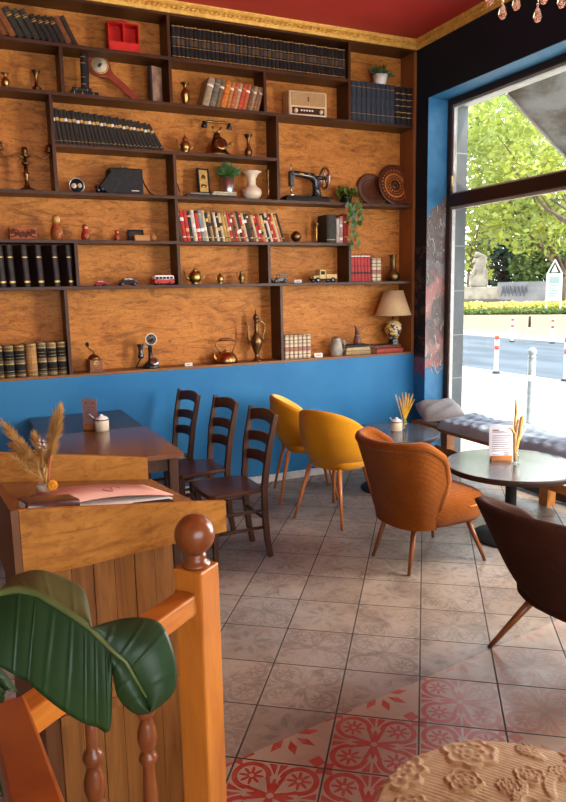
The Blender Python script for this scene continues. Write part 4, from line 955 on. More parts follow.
# kettle
xc, w, h = fit(213, 237, 338.3, ZL, .09)
t = thing('kettle', 'copper kettle with a tall arched handle on the ledge above the chairs', 'kettle', (xc + .012, .09, ZL)); R_ = w * .44
q = MB(); q.lathe([(R_ * .94, 0), (R_, .012), (R_ * .98, h * .16), (R_ * .86, h * .30), (R_ * .58, h * .42), (R_ * .36, h * .46)], n=30); q.build('body', COPPER, t)
q = MB(); q.lathe([(R_ * .38, h * .455), (R_ * .28, h * .49), (R_ * .10, h * .51), (R_ * .07, h * .53), (R_ * .12, h * .56), (.001, h * .585)], n=18); q.build('lid', COPPER, t)
q = MB(); q.tube([(-R_ * .8, 0, h * .12), (-R_ * 1.12, 0, h * .22), (-R_ * 1.12, 0, h * .34), (-R_ * 1.25, 0, h * .42)], [.022, .016, .012, .010], 10); q.build('spout', COPPER, t)
q = MB(); q.tube([(-R_ * .62, 0, h * .93), (-R_ * .3, 0, h * .96), (R_ * .3, 0, h * .96), (R_ * .62, 0, h * .93)], [.009, .014, .014, .009], 10); hd = q.build('handle', mat('grip wood', (.20, .06, .025), None, .4), t)
for sx in (-1, 1):
    q = MB(); q.tube([(sx * R_ * .62, 0, h * .38), (sx * R_ * .66, 0, h * .50), (sx * R_ * .95, 0, h * .70), (sx * R_ * .92, 0, h * .84), (sx * R_ * .60, 0, h * .93)], .006, 7); q.build('bracket', BRASSD, hd)
# ewer
xc = xat(257, .09, ZL); h = zat(308.5, xc, .09) - ZL
t = thing('ewer', 'tall slender engraved brass ewer with a thin curved handle next to the kettle', 'ewer', (xc, .09, ZL))
q = MB(); q.lathe([(.048, 0), (.046, .008), (.02, .03), (.016, h * .13), (.030, h * .2), (.048, h * .32), (.052, h * .38), (.040, h * .46), (.022, h * .52), (.016, h * .6), (.018, h * .76), (.026, h * .80)], n=22); q.build('body', BRASSD, t)
q = MB(); q.lathe([(.026, h * .80), (.022, h * .86), (.008, h * .90), (.006, h * .93), (.010, h * .945), (.003, h * .97), (.001, h)], n=14); q.build('lid', BRASSD, t)
q = MB(); q.tube([(-.045, 0, h * .38), (-.072, 0, h * .42), (-.076, 0, h * .56), (-.078, 0, h * .68), (-.10, 0, h * .73)], [.011, .009, .007, .006, .006], 8); q.build('spout', BRASSD, t)
q = MB(); q.tube([(.018, 0, h * .74), (.05, 0, h * .76), (.078, 0, h * .70), (.082, 0, h * .60), (.065, 0, h * .50), (.06, 0, h * .42), (.045, 0, h * .38)], .005, 7); q.build('handle', BRASS, t)
plaid_row(285, 311.2, ZL, 6, .205, 'large cream plaid book in the block of plaid volumes on the ledge', 'large plaid books')
card(315, 322.5, 353.2, ZL, 'tiny white folded card on the ledge between the plaid block and the stoneware jug')
# stoneware jug
xc, w, h = fit(329.8, 344.5, 335.5, ZL, .08)
t = thing('stoneware_jug', 'grey stoneware jug with a pewter lid beside the flat stacked books', 'jug', (xc - .01, .08, ZL)); R_ = w * .36
SG = mat('grey stoneware', (.44, .38, .31), (.22, .19, .17), .45, 0, 16)
q = MB(); q.lathe([(R_ * .9, 0), (R_, .01), (R_ * 1.05, h * .25), (R_ * .98, h * .5), (R_ * .82, h * .78), (R_ * .86, h * .82)], n=24); q.build('body', SG, t)
q = MB(); q.lathe([(R_ * .9, h * .82), (R_ * .9, h * .85), (R_ * .6, h * .92), (R_ * .15, h * .95), (R_ * .12, h * .98), (.001, h)], n=20); q.build('lid', STEEL, t)
q = MB(); q.tube([(R_ * .85, 0, h * .74), (R_ * 1.5, 0, h * .72), (R_ * 1.65, 0, h * .5), (R_ * 1.4, 0, h * .25), (R_ * 1.0, 0, h * .18)], .010, 8); q.build('handle', SG, t)
flat_book('book', 'tan book lying lowest in the short stack on the ledge', (.40, .24, .11), 346, 370.5, ZL, .036, .03)
flat_book('book', 'cream book lying in the middle of the short stack on the ledge', (.56, .40, .22), 347, 370, ZL + .0372, .030, .035)
flat_book('book', 'black book lying on top of the short stack beneath the gnome figurine', (.03, .025, .022), 345.5, 369, ZL + .0684, .022, .035)
zz = ZL + .0912; xc, w, h = fit(353.6, 361, 325, zz, .09)
t = thing('gnome_figurine', 'small red-brown gnome figurine with a curled pointed hat standing on stacked books', 'figurine', (xc, .09, zz)); GM = mat('gnome glaze', (.20, .07, .045), (.12, .04, .03), .3, 0, 20)
q = MB(); q.lathe([(w * .42, 0), (w * .5, .01), (w * .46, h * .25), (w * .34, h * .42), (w * .26, h * .48)], n=16); q.build('body', GM, t)
q = MB(); q.ball((0, 0, h * .52), (w * .3, w * .3, h * .09), 12); q.ball((0, -w * .30, h * .51), (w * .07, w * .07, h * .02), 6); hd = q.build('head', mat('gnome skin', (.34, .15, .10), None, .4), t)
q = MB(); q.tube([(0, 0, h * .54), (-.002, 0, h * .68), (-.010, 0, h * .82), (-.022, 0, h * .93), (-.030, 0, h)], [w * .34, w * .26, w * .18, w * .10, w * .03], 10); q.build('hat', GM, hd)
q = MB(); q.ball((0, -w * .22, h * .40), (w * .24, w * .12, h * .09), 10); q.build('beard', mat('gnome beard', (.36, .24, .20), None, .5), hd)
# lamp on two flat books
flat_book('book', 'red book lying under the table lamp, lower one', (.40, .06, .035), 376.5, 402.8, ZL, .042, .025, .16)
flat_book('book', 'dark red book lying directly beneath the table lamp base', (.16, .05, .035), 375, 401, ZL + .0432, .030, .03, .16)
zz = ZL + .0744; xc = xat(393, .075, zz)
t = thing('table_lamp', 'table lamp with a beige shade and a floral porcelain base in the shelf corner', 'lamp', (xc, .075, zz))
zt = zat(290.5, xc, .0) - zz; zb = zat(315.5, xc, .0) - zz; zv = zat(320.5, xc, .05) - zz
q = MB(); q.lathe([(.052, 0), (.052, .018), (.045, .022), (.045, .045), (.036, .05)], n=6, sm=False); q.build('plinth', BLKM, t)
fm, nt, b_ = newmat('floral porcelain'); n1 = noise(nt, coords(nt), 24, 3, .6, 1); n2 = noise(nt, coords(nt, loc=(3, 1, 2)), 26, 3, .6, 1)
c = mixcol(nt, n1.gt(.52), (.66, .54, .34), (.60, .36, .03)); c = mixcol(nt, n2.gt(.53), c, (.05, .045, .06)); nt.links.new(c, b_.inputs['Base Color']); b_.inputs['Roughness'].default_value = .15
q = MB(); H_ = zv - .05; q.lathe([(.042, .05), (.048, .06), (.072, .05 + H_ * .35), (.083, .05 + H_ * .62), (.074, .05 + H_ * .84), (.045, .05 + H_ * .97), (.03, .05 + H_)], n=28); q.build('base', fm, t)
q = MB(); q.lathe([(.03, zv - .002), (.014, zv + .01), (.010, zb), (.010, zb + .06), (.016, zb + .065)], n=14); q.build('stem', BRASS, t)
SH = leafmat('beige linen shade', (.78, .53, .29), (.72, .48, .25), 60, .9, .35)
wt = (xat(401.5, .075, zz + zt) - xat(384.5, .075, zz + zt)) / 2; wb = (xat(412, .075, zz + zb) - xat(374.5, .075, zz + zb)) / 2
n = 36; q = MB(); q.grid([[(rr * cos(2 * pi * k / n), rr * sin(2 * pi * k / n), z_) for k in range(n + 1)] for rr, z_ in ((wb * .86, zb), (wt, zt))]); 
for v_ in range(len(q.v)): 
    x_, y_, z_ = q.v[v_]; q.v[v_] = (x_, y_ * .80, z_)
q.build('lamp_shade', SH, t, solid=.003)
q = MB()
for k in range(3):
    a = 2 * pi * k / 3; q.tube([(0, 0, zb + .06), (wb * .84 * cos(a), wb * .67 * sin(a), zb + .004)], .0025, 5)
q.build('shade_ring', BRASS, t)
# ------------------------------------------------------------------ dining tables and ladder-back chairs
def dining_table(x0, x1, y0, y1, m, label):
    t = thing('dining_table', label, 'table', ((x0 + x1) / 2, (y0 + y1) / 2, 0)); W, D_ = (x1 - x0) / 2, (y1 - y0) / 2
    q = MB(); q.box((-W, -D_, .718), (W, D_, .75)); q.build('tabletop', m, t, bevel=.004)
    q = MB(); q.box((-W + .06, -D_ + .05, .64), (W - .06, D_ - .05, .7175)); q.build('apron', DCH, t)
    for sx in (-1, 1):
        for sy in (-1, 1):
            q = MB(); q.tube([(sx * (W - .055), sy * (D_ - .045), 0), (sx * (W - .055), sy * (D_ - .045), .7175)], [.022, .027], 4, square=True); q.build('leg', DCH, t, bevel=.003)
    return t
dining_table(-3.42, -2.745, -.742, -.016, TBLD, 'grey-brown wooden dining table pushed against the blue wall')
dining_table(-3.42, -2.728, -1.625, -.746, TBL, 'reddish-brown polished dining table in front of the darker table by the wall')

def ladder_chair(label):
    t = thing('dining_chair', label, 'chair', (0, 0, 0), 0, 'ladder-back chairs')
    # faces -x
    q = MB(); n = 9; P = []
    ol = [(-.185, -.17), (-.195, -.10), (-.198, 0), (-.195, .10), (-.185, .17), (-.15, .195), (0, .192), (.16, .172), (.175, .13), (.175, -.13), (.16, -.172), (0, -.192), (-.15, -.195)]
    q.prism(ol, .428, .456); q.build('seat', DSEAT, t, bevel=.008, seg=3)
    for sy in (-1, 1):
        q = MB(); q.tube([(.215, sy * .147, 0), (.192, sy * .15, .12), (.178, sy * .157, .28), (.175, sy * .166, .46), (.200, sy * .180, .68), (.248, sy * .192, .905)], [.016, .018, .019, .019, .018, .015], 4, ax=.85, ay=1.0, square=True, up=(1, 0, 0)); q.build('back_post', DCH, t, bevel=.004)
        q = MB(); q.tube([(-.150, sy * .158, 0), (-.148, sy * .158, .43)], [.015, .019], 4, square=True); q.build('leg', DCH, t, bevel=.003)
        q = MB(); q.tube([(-.148, sy * .158, .20), (.182, sy * .152, .20)], .010, 8); q.build('stretcher', DCH, t)
        q = MB(); q.tube([(-.148, sy * .158, .31), (.176, sy * .157, .31)], .010, 8); q.build('stretcher', DCH, t)
    q = MB(); q.tube([(-.148, -.158, .25), (-.148, .158, .25)], .010, 8); q.build('stretcher', DCH, t)
    q = MB(); q.tube([(.18, -.152, .25), (.18, .152, .25)], .010, 8); q.build('stretcher', DCH, t)
    def px_(z): return .175 + (z - .46) * .165
    for z0, hgt, arch in ((.565, .062, .016), (.685, .060, .016), (.815, .070, .022)):
        q = MB(); N = 12; rows = []
        w = .166 + (z0 - .46) * .06
        for k in range(N + 1):
            f = -1 + 2 * k / N; y = f * w; bow = .032 * (1 - f * f); ar = arch * (1 - f * f)
            x0, x1 = px_(z0) + bow, px_(z0 + hgt) + bow
            rows.append([(x0 - .008, y, z0 + ar), (x0 + .008, y, z0 + ar), (x1 + .008, y, z0 + hgt + ar), (x1 - .008, y, z0 + hgt + ar), (x0 - .008, y, z0 + ar)])
        q.grid(rows, 0, True); q.build('back_slat', DCH, t)
    return t
ch = ladder_chair('dark walnut ladder-back chair standing out into the room beside the lectern'); ch.location = (-2.39, -1.405, 0)
dup(ch, (-2.435, -.865, 0), radians(2), 'middle one of the three dark walnut ladder-back chairs')
dup(ch, (-2.555, -.405, 0), radians(4), 'dark walnut ladder-back chair standing against the blue wall at the end of its row')

# ------------------------------------------------------------------ upholstered chairs
def sheet(fo, fi, th0, th1, nu=40, nv=14):
    """closed shell from outer fo(th,v) and inner fi(th,v) surfaces"""
    q = MB(); U = [th0 + (th1 - th0) * i / nu for i in range(nu + 1)]; V = [j / nv for j in range(nv + 1)]
    rows = []
    for th in U:
        o = [fo(th, v) for v in V]; i_ = [fi(th, v) for v in V]
        mid = (Vector(o[-1]) + Vector(i_[-1])) / 2 + Vector((0, 0, .012))
        rows.append(o + [mid[:]] + i_[::-1] + [o[0]])
    q.grid(rows)
    n = len(rows[0]) - 1
    q.f.append(tuple(range(n))); q.m.append(0); q.s.append(True)
    L = nu * (n + 1); q.f.append(tuple(L + k for k in range(n))[::-1]); q.m.append(0); q.s.append(True)
    return q
def round_cushion(a, b_, zt, th, pw=2.6, n=40, dome=.02):
    q = MB(); rows = []
    prof = [(.90, 0), (.985, th * .2), (1, th * .5), (.985, th * .8), (.92, th * .96), (.7, th + dome * .5), (.35, th + dome), (.001, th + dome)]
    for r, z in [(.001, 0)] + prof:
        row = []
        for k in range(n + 1):
            t_ = 2 * pi * k / n; c, s = cos(t_), sin(t_)
            row.append((a * r * abs(c) ** (2 / pw) * (1 if c > 0 else -1), b_ * r * abs(s) ** (2 / pw) * (1 if s > 0 else -1), zt - th + z))
        rows.append(row)
    return q.grid(rows)
def legs4(t, m, spots, ztop, r0=.010, r1=.017):
    for (x, y), (x2, y2) in spots:
        q = MB(); q.tube([(x, y, 0), (x2, y2, ztop)], [r0, r1], 12); q.build('leg', m, t)
def tub_chair(label, loc, rz):
    t = thing('tub_chair', label, 'chair', loc, rz, 'mustard tub chairs')
    TH = radians(118)
    def top(th): return .815 - .235 * (abs(th) / TH) ** 2.2
    def rad(v): return .205 + .055 * min(1, v * 1.6) ** .7 - .012 * max(0, v - .7) ** 2 * 4
    def fo(th, v):
        z0 = .375; z = z0 + (top(th) - z0) * v; r = rad(v) - .13 * (1 - v) ** 7
        return (-r * cos(th) - .02 * v, r * 1.0 * sin(th), z)
    def fi(th, v):
        z0 = .43; z = z0 + (top(th) - z0) * v; r = rad(v) - .13 * (1 - v) ** 7 - .038 - .01 * (1 - v)
        return (-r * cos(th) - .02 * v, r * sin(th), z)
    q = sheet(fo, fi, -TH, TH, 48, 16)
    # lighter lining on the inner half of each strip
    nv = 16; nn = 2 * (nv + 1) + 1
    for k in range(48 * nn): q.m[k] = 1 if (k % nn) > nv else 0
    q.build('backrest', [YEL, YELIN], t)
    round_cushion(.195, .205, .475, .09).build('seat', YEL, t, loc=(.03, 0, 0))
    legs4(t, LEGW, [((-.235, -.215), (-.15, -.13)), ((-.235, .215), (-.15, .13)), ((.225, -.205), (.14, -.13)), ((.225, .205), (.14, .13))], .40)
    return t
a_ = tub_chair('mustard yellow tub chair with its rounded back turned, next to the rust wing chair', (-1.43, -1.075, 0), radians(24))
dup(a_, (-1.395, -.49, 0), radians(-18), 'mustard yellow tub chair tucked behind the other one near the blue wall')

# rust wing chair
t = thing('wing_chair', 'rust-orange ribbed cocktail chair with curled wings and splayed wooden legs', 'chair', (-1.33, -2.0, 0), radians(2))
TH = radians(112)
TH = radians(104)
def wtop(th):
    f = abs(th) / TH
    return .765 + .012 * f - (.20 * ((f - .70) / .30) ** 2.0 if f > .70 else 0)
def sq(c, p): return abs(c) ** p * (1 if c > 0 else -1)
def wk(z): return (z - .265) / .50
def wxy(th, z, off):
    k = wk(z); r = .235 + .055 * k ** 1.2 - off; t2 = th * (.80 + .20 * min(1, k * 1.1))
    return (-.06 - r * sq(cos(t2), .72) - .075 * k ** 1.3, r * 1.0 * sq(sin(t2), .80), z)
def wfo(th, v): return wxy(th, .265 + (wtop(th) - .265) * v, 0)
def wfi(th, v): return wxy(th, .34 + (wtop(th) - .34) * v, .060 - .012 * v)
sheet(wfo, wfi, -TH, TH, 56, 18).build('backrest', ORG, t)
q = MB(); pts = []
for i in range(57):
    th = -TH + 2 * TH * i / 56; o, i_ = Vector(wfo(th, 1)), Vector(wfi(th, 1)); pts.append(((o + i_) / 2 + Vector((0, 0, -.002)))[:])
for sgn, lst in ((-1, pts),):
    first = [((Vector(wfo(-TH, v)) + Vector(wfi(-TH, v))) / 2)[:] for v in (.15, .4, .7, .92)]
    last = [((Vector(wfo(TH, v)) + Vector(wfi(TH, v))) / 2)[:] for v in (.92, .7, .4, .15)]
    q.tube(first + pts[2:-2] + last, .030, 12)
q.build('rolled_edge', ORG, t)
round_cushion(.285, .255, .425, .155, 3.2, 44, .03).build('seat', ORG, t, loc=(.045, 0, 0))
q = MB(); q.tube([(.05 + .283 * abs(cos(a)) ** .625 * (1 if cos(a) > 0 else -1), .253 * abs(sin(a)) ** .625 * (1 if sin(a) > 0 else -1), .372) for a in [radians(-85 + 170 * i / 40) for i in range(41)]], .004, 6); q.build('piping', mat('pale rust piping', (.62, .26, .06), None, .8), t)
legs4(t, LEGD, [((-.265, -.185), (-.19, -.14)), ((-.275, .165), (-.19, .13)), ((.275, -.225), (.18, -.15)), ((.255, .24), (.17, .16))], .285, .010, .019)

# dark brown bucket chair near the camera
t = thing('bucket_chair', 'dark brown bucket chair seen from behind beside the low round table with the menu', 'chair', (-1.43, -3.285, 0), radians(4))
TH = radians(108)
def btop(th): return .765 - .20 * (abs(th) / TH) ** 3.2
def br(v): return .21 + .125 * v ** .9
def bfo(th, v):
    z = .25 + (btop(th) - .25) * v; k = (z - .25) / .55
    rr = br(k) - .09 * (1 - k) ** 7
    return (-.06 - rr * sq(cos(th), .8) - .15 * k ** 1.2, rr * sq(sin(th), .9) * .98, z)
def bfi(th, v):
    z = .30 + (btop(th) - .30) * v; k = (z - .25) / .55; rr = br(k) - .045 - .08 * (1 - k) ** 7
    return (-.06 - rr * sq(cos(th), .8) - .15 * k ** 1.2, rr * sq(sin(th), .9) * .98, z)
sheet(bfo, bfi, -TH, TH, 52, 18).build('backrest', BRN, t)
round_cushion(.28, .26, .42, .15, 3.0).build('seat', BRN, t, loc=(.02, 0, 0))
legs4(t, LEGD, [((-.275, .285), (-.16, .13)), ((-.275, -.24), (-.17, -.14)), ((.28, .23), (.17, .15)), ((.28, -.23), (.17, -.15))], .285, .010, .020)

# ------------------------------------------------------------------ low round tables
def round_table(label, c, h, r):
    t = thing('round_table', label, 'table', (c[0], c[1], 0))
    q = MB(); q.lathe([(0, h - .036), (r - .006, h - .036), (r, h - .030), (r, h - .004), (r - .004, h), (0, h)], n=56); o = q.build('tabletop', [mat('slate grey tabletop', (.085, .082, .085), (.06, .055, .055), .22, 0, 3, coat=.2), mat('dark table rim', (.035, .018, .012), None, .4)], t)
    n = 56
    for p in o.data.polygons:
        z = sum(o.data.vertices[i].co.z for i in p.vertices) / len(p.vertices); p.material_index = 0 if z > h - .002 else 1; p.use_smooth = z < h - .003
    q = MB(); q.lathe([(.038, .02), (.036, .05), (.036, h - .045), (.06, h - .0365)], n=24); q.build('column', BLK, t)
    q = MB(); q.lathe([(.235, 0), (.24, .006), (.235, .014), (.06, .022), (.04, .03)], n=40); q.build('base', BLK, t)
    return t
H1_, H2_ = .475, .50
round_table('low round dark table behind the rust wing chair, holding the yellow dried flowers', (-.70, -.66), H1_, .40)
round_table('low round grey-topped table with the menu card, beside the window bench', (-.64, -1.985), H2_, .425)
# table ware
def jar(loc, label, sp):
    t = thing('sugar_jar', label, 'jar', loc)
    q = MB(); q.lathe([(.044, .0), (.047, .004), (.047, .07), (.045, .074)], n=28); q.build('body', CREAM, t)
    q = MB(); q.lathe([(.046, .0745), (.044, .082), (.03, .094), (.012, .098), (.014, .106), (.001, .112)], n=24); q.build('lid', WHITE, t)
    q = MB(); q.lathe([(.0475, .070), (.0485, .074), (.0475, .078)], n=28); q.build('band', BRASSD, t)
    q = MB(); q.tube([(-.036, -.0, .076), (-.075, -.02, .115)], .004, 6); q.ball((-.077, -.021, .117), (.009, .007, .006), 8); q.build('spoon', STEEL, t)
def menu_card(loc, rz, w, h, label, tint, lines):
    t = thing('table_menu', label, 'menu', loc, rz)
    q = MB(); q.box((-w * .42, -.022, 0), (w * .42, -.003, .032)); q.box((-w * .42, .003, 0), (w * .42, .022, .032)); q.box((-w * .42, -.003, 0), (w * .42, .003, .010)); q.build('wooden_block', wood('menu block wood', (.50, .20, .05), (.36, .12, .03), 6, (1, 9, 9), .5), t, bevel=.0015)
    q = MB(); q.box((-w / 2, -.0012, .0105), (w / 2, .0012, h)); cdo = q.build('card', tint, t)
    q = MB()
    for x0, x1, z, th in lines: q.box((x0 * w, -.0017, z * h - th / 2), (x1 * w, -.0013, z * h + th / 2))
    q.build('printing', mat('printing ink', (.16, .14, .15), None, .8), cdo)
p = onZ(91, 429, .75); menu_card((p.x, p.y, .7503), radians(-38), .105, .205, 'narrow pinkish menu card in a wooden block on the dining table', mat('pink card', (.42, .25, .22), (.36, .21, .19), .7), [(-.30, -.16, .86, .012), (.18, .32, .86, .012), (-.3, .3, .72, .003), (-.25, .2, .66, .003), (-.3, .3, .60, .003), (-.3, .1, .54, .003), (-.25, .25, .48, .003), (-.3, .2, .42, .003), (-.3, .28, .36, .003)])
p = onZ(102, 430.5, .75); jar((p.x, p.y, .7503), 'cream sugar jar with a spoon on the dining table beside the pinkish menu', 1)
p = onZ(501, 460, H2_); menu_card((p.x, p.y, H2_ + .0003), radians(-26), .165, .235, 'white printed menu card in a wooden block on the low round table', mat('white card', (.74, .70, .74), (.70, .66, .70), .7), [(-.38, -.12, .86, .008), (-.38, .10, .82, .003), (-.38, .22, .79, .003)] + [(-.38, .38 - .12 * (i % 3), .70 - .062 * i, .004) for i in range(8)] + [(-.36, -.1, .16, .003), (.12, .30, .22, .004), (.12, .30, .15, .004), (.12, .14, .185, .016), (.28, .30, .185, .016), (.17, .25, .185, .006)])
def stick_bottle(loc, label, sticks, hb=.10):
    t = thing('flower_bottle', label, 'vase', loc)
    q = MB(); q.lathe([(.026, 0), (.028, .004), (.028, hb * .62), (.016, hb * .82), (.016, hb), (.018, hb), (.013, hb), (.013, hb * .8), (.025, hb * .6), (.025, .008), (0, .008)], n=24); q.build('bottle', GLASS, t)
    for nm, m, pts, r in sticks:
        q = MB(); q.tube(pts, r, 7); q.build(nm, m, t)
    return t
ST = mat('dried tan stem', (.52, .30, .10), (.40, .21, .06), .8, 0, 40); STD = mat('dried brown stem', (.30, .15, .05), (.20, .09, .03), .8, 0, 40); STP = mat('pale dried stem', (.62, .50, .34), None, .8)
YFLW = mat('yellow dried flower', (.72, .40, .03), (.60, .30, .02), .8, 0, 60)
p = onZ(515, 463.5, H2_)
stick_bottle((p.x, p.y, H2_ + .0003), 'small glass bottle of brown dried sticks beside the white menu card', [
    ('dried_stem', ST, [(.0, 0, .012), (.01, 0, .10), (.026, 0, .17), (.045, 0, .30), (.058, 0, .315)], [.004, .009, .012, .013, .003]),
    ('dried_stem', STD, [(.004, .004, .012), (.0, .004, .12), (.002, .004, .24), (.022, .004, .29)], [.004, .006, .008, .009]),
    ('dried_stem', ST, [(-.008, 0, .015), (-.006, 0, .10), (-.012, 0, .20), (-.05, 0, .245), (-.066, 0, .235)], [.005, .012, .010, .006, .003]),
    ('dried_stem', ST, [(-.004, -.004, .012), (.004, -.004, .13), (.034, -.004, .20)], [.006, .011, .004]),
    ('dried_stem', STP, [(.002, -.006, .012), (.02, -.006, .14), (.075, -.006, .24)], [.003, .003, .004]),
    ('dried_stem', STP, [(-.004, .006, .012), (-.014, .006, .16), (-.024, .006, .29)], [.003, .003, .004]),
    ('dried_stem', ST, [(-.004, .01, .012), (-.002, .01, .26), (.004, .01, .36), (-.004, .01, .42)], [.003, .008, .010, .004])])
p = onZ(396.5, 430.5, H1_); jar((p.x, p.y, H1_ + .0003), 'cream sugar jar with a spoon on the low table behind the wing chair', 1)
p = onZ(404.5, 430, H1_)
sk = [('dried_stem', STP, [(-.004, .01, .012), (-.03, .01, .14), (-.085, .01, .30)], [.003, .004, .006])]
for i in range(16):
    a = -.32 + .78 * i / 15; l = random.uniform(.17, .25)
    sk.append(('dried_flower', YFLW, [(0, 0, .012), (.01 * a, .004 * (i % 3 - 1), .09), (l * sin(a) * .7, .01 * (i % 3 - 1), .09 + l * cos(a) * .7), (l * sin(a), .016 * (i % 3 - 1), .08 + l * cos(a))], [.002, .003, .0065, .002]))
stick_bottle((p.x, p.y, H1_ + .0003), 'small glass bottle of yellow dried flowers on the low table behind the wing chair', sk)

# ------------------------------------------------------------------ window bench with cushion and pillow
t = thing('window_bench', 'pine bench built along the shop window carrying the grey quilted cushion', 'bench', (0, 0, 0))
BX0, BY0, BY1 = -.16, -.20, -2.27
q = MB(); q.box((BX0, BY1, .405), (.20, BY0, .445)); q.build('seat_board', BENCHW, t, bevel=.004)
for y in (-.36, -1.55, -2.2):
    q = MB(); q.box((.05, y - .085, 0), (.135, y, .4045)); q.build('leg', BENCHW, t, bevel=.004)
q = MB(); q.box((.055, BY1 + .07, .13), (.085, BY0 - .06, .20)); q.build('stretcher', BENCHW, t, bevel=.003)
# quilted pad
q = MB(); NX, NY = 26, 110; x0, x1, y0, y1 = -.20, .195, -.62, -2.26; P = []
def pad_h(x, y):
    u, v_ = (x - x0) / (x1 - x0), (y - y0) / (y1 - y0)
    e = min(1, min(u, 1 - u) * 7, min(v_, 1 - v_) * 16); e = sqrt(max(0, 1 - (1 - e) ** 2))
    tu = 1e9
    for i in range(3):
        tx = x0 + (x1 - x0) * (i + .5) / 3
        k = round((y - y0 + (.055 if i % 2 else 0)) / .11); ty = y0 + k * .11 - (.055 if i % 2 else 0)
        tu = min(tu, sqrt((x - tx) ** 2 + (y - ty) ** 2))
    return .446 + .004 + e * (.055 + .035 * min(1, tu / .055) ** .7 + .010 * sin(y * 9 + x * 5) + .03 * u)
for i in range(NX + 1):
    x = x0 + (x1 - x0) * i / NX; P.append([(x, y0 + (y1 - y0) * j / NY, pad_h(x, y0 + (y1 - y0) * j / NY)) for j in range(NY + 1)])
q.grid(P); q.add([(x0, y0, .447), (x1, y0, .447), (x1, y1, .447), (x0, y1, .447)], [(0, 1, 2, 3)])
for (a, b_) in ((P[0], 1), (P[-1], 1), ([r[0] for r in P], 0), ([r[-1] for r in P], 0)):
    q.grid([[p_ for p_ in a], [(p_[0], p_[1], .447) for p_ in a]])
tag(q.build('seat_cushion', GREYF), 'grey quilted seat cushion lying along the window bench', 'cushion')
# pillow
q = MB(); n = 26; top_, bot = [], []
for i in range(n + 1):
    ra, rb = [], []
    for j in range(n + 1):
        u, v_ = -1 + 2 * i / n, -1 + 2 * j / n
        k = ((1 - u ** 4) * (1 - v_ ** 4)); k = max(0, k) ** .55
        px_ = .25 * u * (1 - .10 * (1 - u * u) * 0 - .08 * (v_ * v_)); py_ = .19 * v_ * (1 - .08 * (u * u)); wr_ = .008 * sin(7 * u + 5 * v_) * k
        ra.append((px_, py_, .058 * k + wr_)); rb.append((px_, py_, -.05 * k))
    top_.append(ra); bot.append(rb)
q.grid(top_); q.grid([r[::-1] for r in bot])
PIL = fabric('grey brown pillow cotton', (.30, .265, .25), (.21, .18, .17), 70, None, .95, .3, .1)
tag(q.build('pillow', PIL, loc=(-.02, -.43, .553), rot=(radians(-4), radians(-9), radians(66))), 'crumpled grey-brown pillow in the corner at the end of the window bench', 'pillow')

# ------------------------------------------------------------------ lectern
t = thing('lectern', 'plywood host lectern with a slanted tray top and plank base behind the newel post', 'lectern', (-3.708, -3.464, 0), radians(10))
def zs(x): return 1.082 - .158 * x
q = MB(); ol = [(0, .905), (.614, .905), (.614, 1.003), (0, 1.10)]
TX = Matrix(((1, 0, 0, 0), (0, 0, 1, 0), (0, 1, 0, 0), (0, 0, 0, 1)))
q.prism(ol, 0, .019, 0, TX); q.build('front_board', LECT, t, bevel=.0015)
q = MB(); q.prism([(0, .94), (.535, .94), (.535, 1.075), (0, 1.178)], .405, .424, 0, TX); q.build('back_board', LECT, t, bevel=.0015)
q = MB(); q.add([(-.001, .0, 1.10), (-.001, .424, 1.178), (-.02, .424, 1.178), (-.02, .0, 1.10), (-.001, 0, .84), (-.001, .20, .92), (-.001, .424, .94), (-.02, 0, .84), (-.02, .20, .92), (-.02, .424, .94)], [(0, 1, 2, 3), (0, 4, 5, 6, 1), (3, 2, 9, 8, 7), (0, 3, 7, 4), (4, 7, 8, 5), (5, 8, 9, 6), (1, 6, 9, 2)]); q.build('end_board', LECTE, t)
q = MB(); q.add([(0, .0195, zs(0)), (.545, .0195, zs(.545)), (.545, .4045, zs(.545)), (0, .4045, zs(0)), (0, .0195, zs(0) - .018), (.545, .0195, zs(.545) - .018), (.545, .4045, zs(.545) - .018), (0, .4045, zs(0) - .018)], [(0, 1, 2, 3), (7, 6, 5, 4), (0, 4, 5, 1), (1, 5, 6, 2), (2, 6, 7, 3), (3, 7, 4, 0)]); q.build('tray', TBL, t)
q = MB()
for i in range(6):
    x0 = .07 + i * .0615; q.box((x0, .022 + .0015 * (i % 2), 0), (x0 + .0605, .06, .95 - .02))
q.box((.07, .06, 0), (.439, .39, .93)); q.build('base_cabinet', LECTD, t, bevel=.002)
q = MB(); q.bar((.12, .018, .50), (.44, .018, .62), .008, .03, 0, (0, 0, 1)); q.bar((.07, .018, .46), (.44, .018, .46), .008, .03, 0, (0, 0, 1)); q.build('brace_moulding', LECTD, t)
q = MB(); q.box((.03, .03, 0), (.0695, .38, .93)); q.build('side_panel', LECTE, t)
# things on the lectern
UX, UY = Vector((cos(radians(10)), sin(radians(10)), 0)), Vector((-sin(radians(10)), cos(radians(10)), 0))
LO = Vector((-3.708, -3.464, 0))
def on_tray(x, y, dz=0.0): 
    p = LO + UX * x + UY * y; p.z = zs(x) + dz; return p
TRAY = lambda rz: (Matrix.Rotation(radians(10), 4, 'Z') @ Matrix.Rotation(math.atan(.158), 4, 'Y') @ Matrix.Rotation(rz, 4, 'Z')).to_euler()
LEA = mat('dark brown leather', (.085, .025, .016), (.05, .014, .01), .3, 0, 30, coat=.3)
t = thing('menu_folder', 'dark brown leather menu folder lying along the front edge of the lectern tray', 'menu', on_tray(.090, .060, .001), rot=TRAY(radians(9)))
q = MB(); q.box((-.075, -.030, 0), (.075, .030, .006)); q.box((-.075, -.030, .024), (.075, .030, .030)); q.tube([(-.075, -.030, .015), (.075, -.030, .015)], .015, 12, ax=.6, ay=1); q.build('cover', LEA, t, bevel=.002)
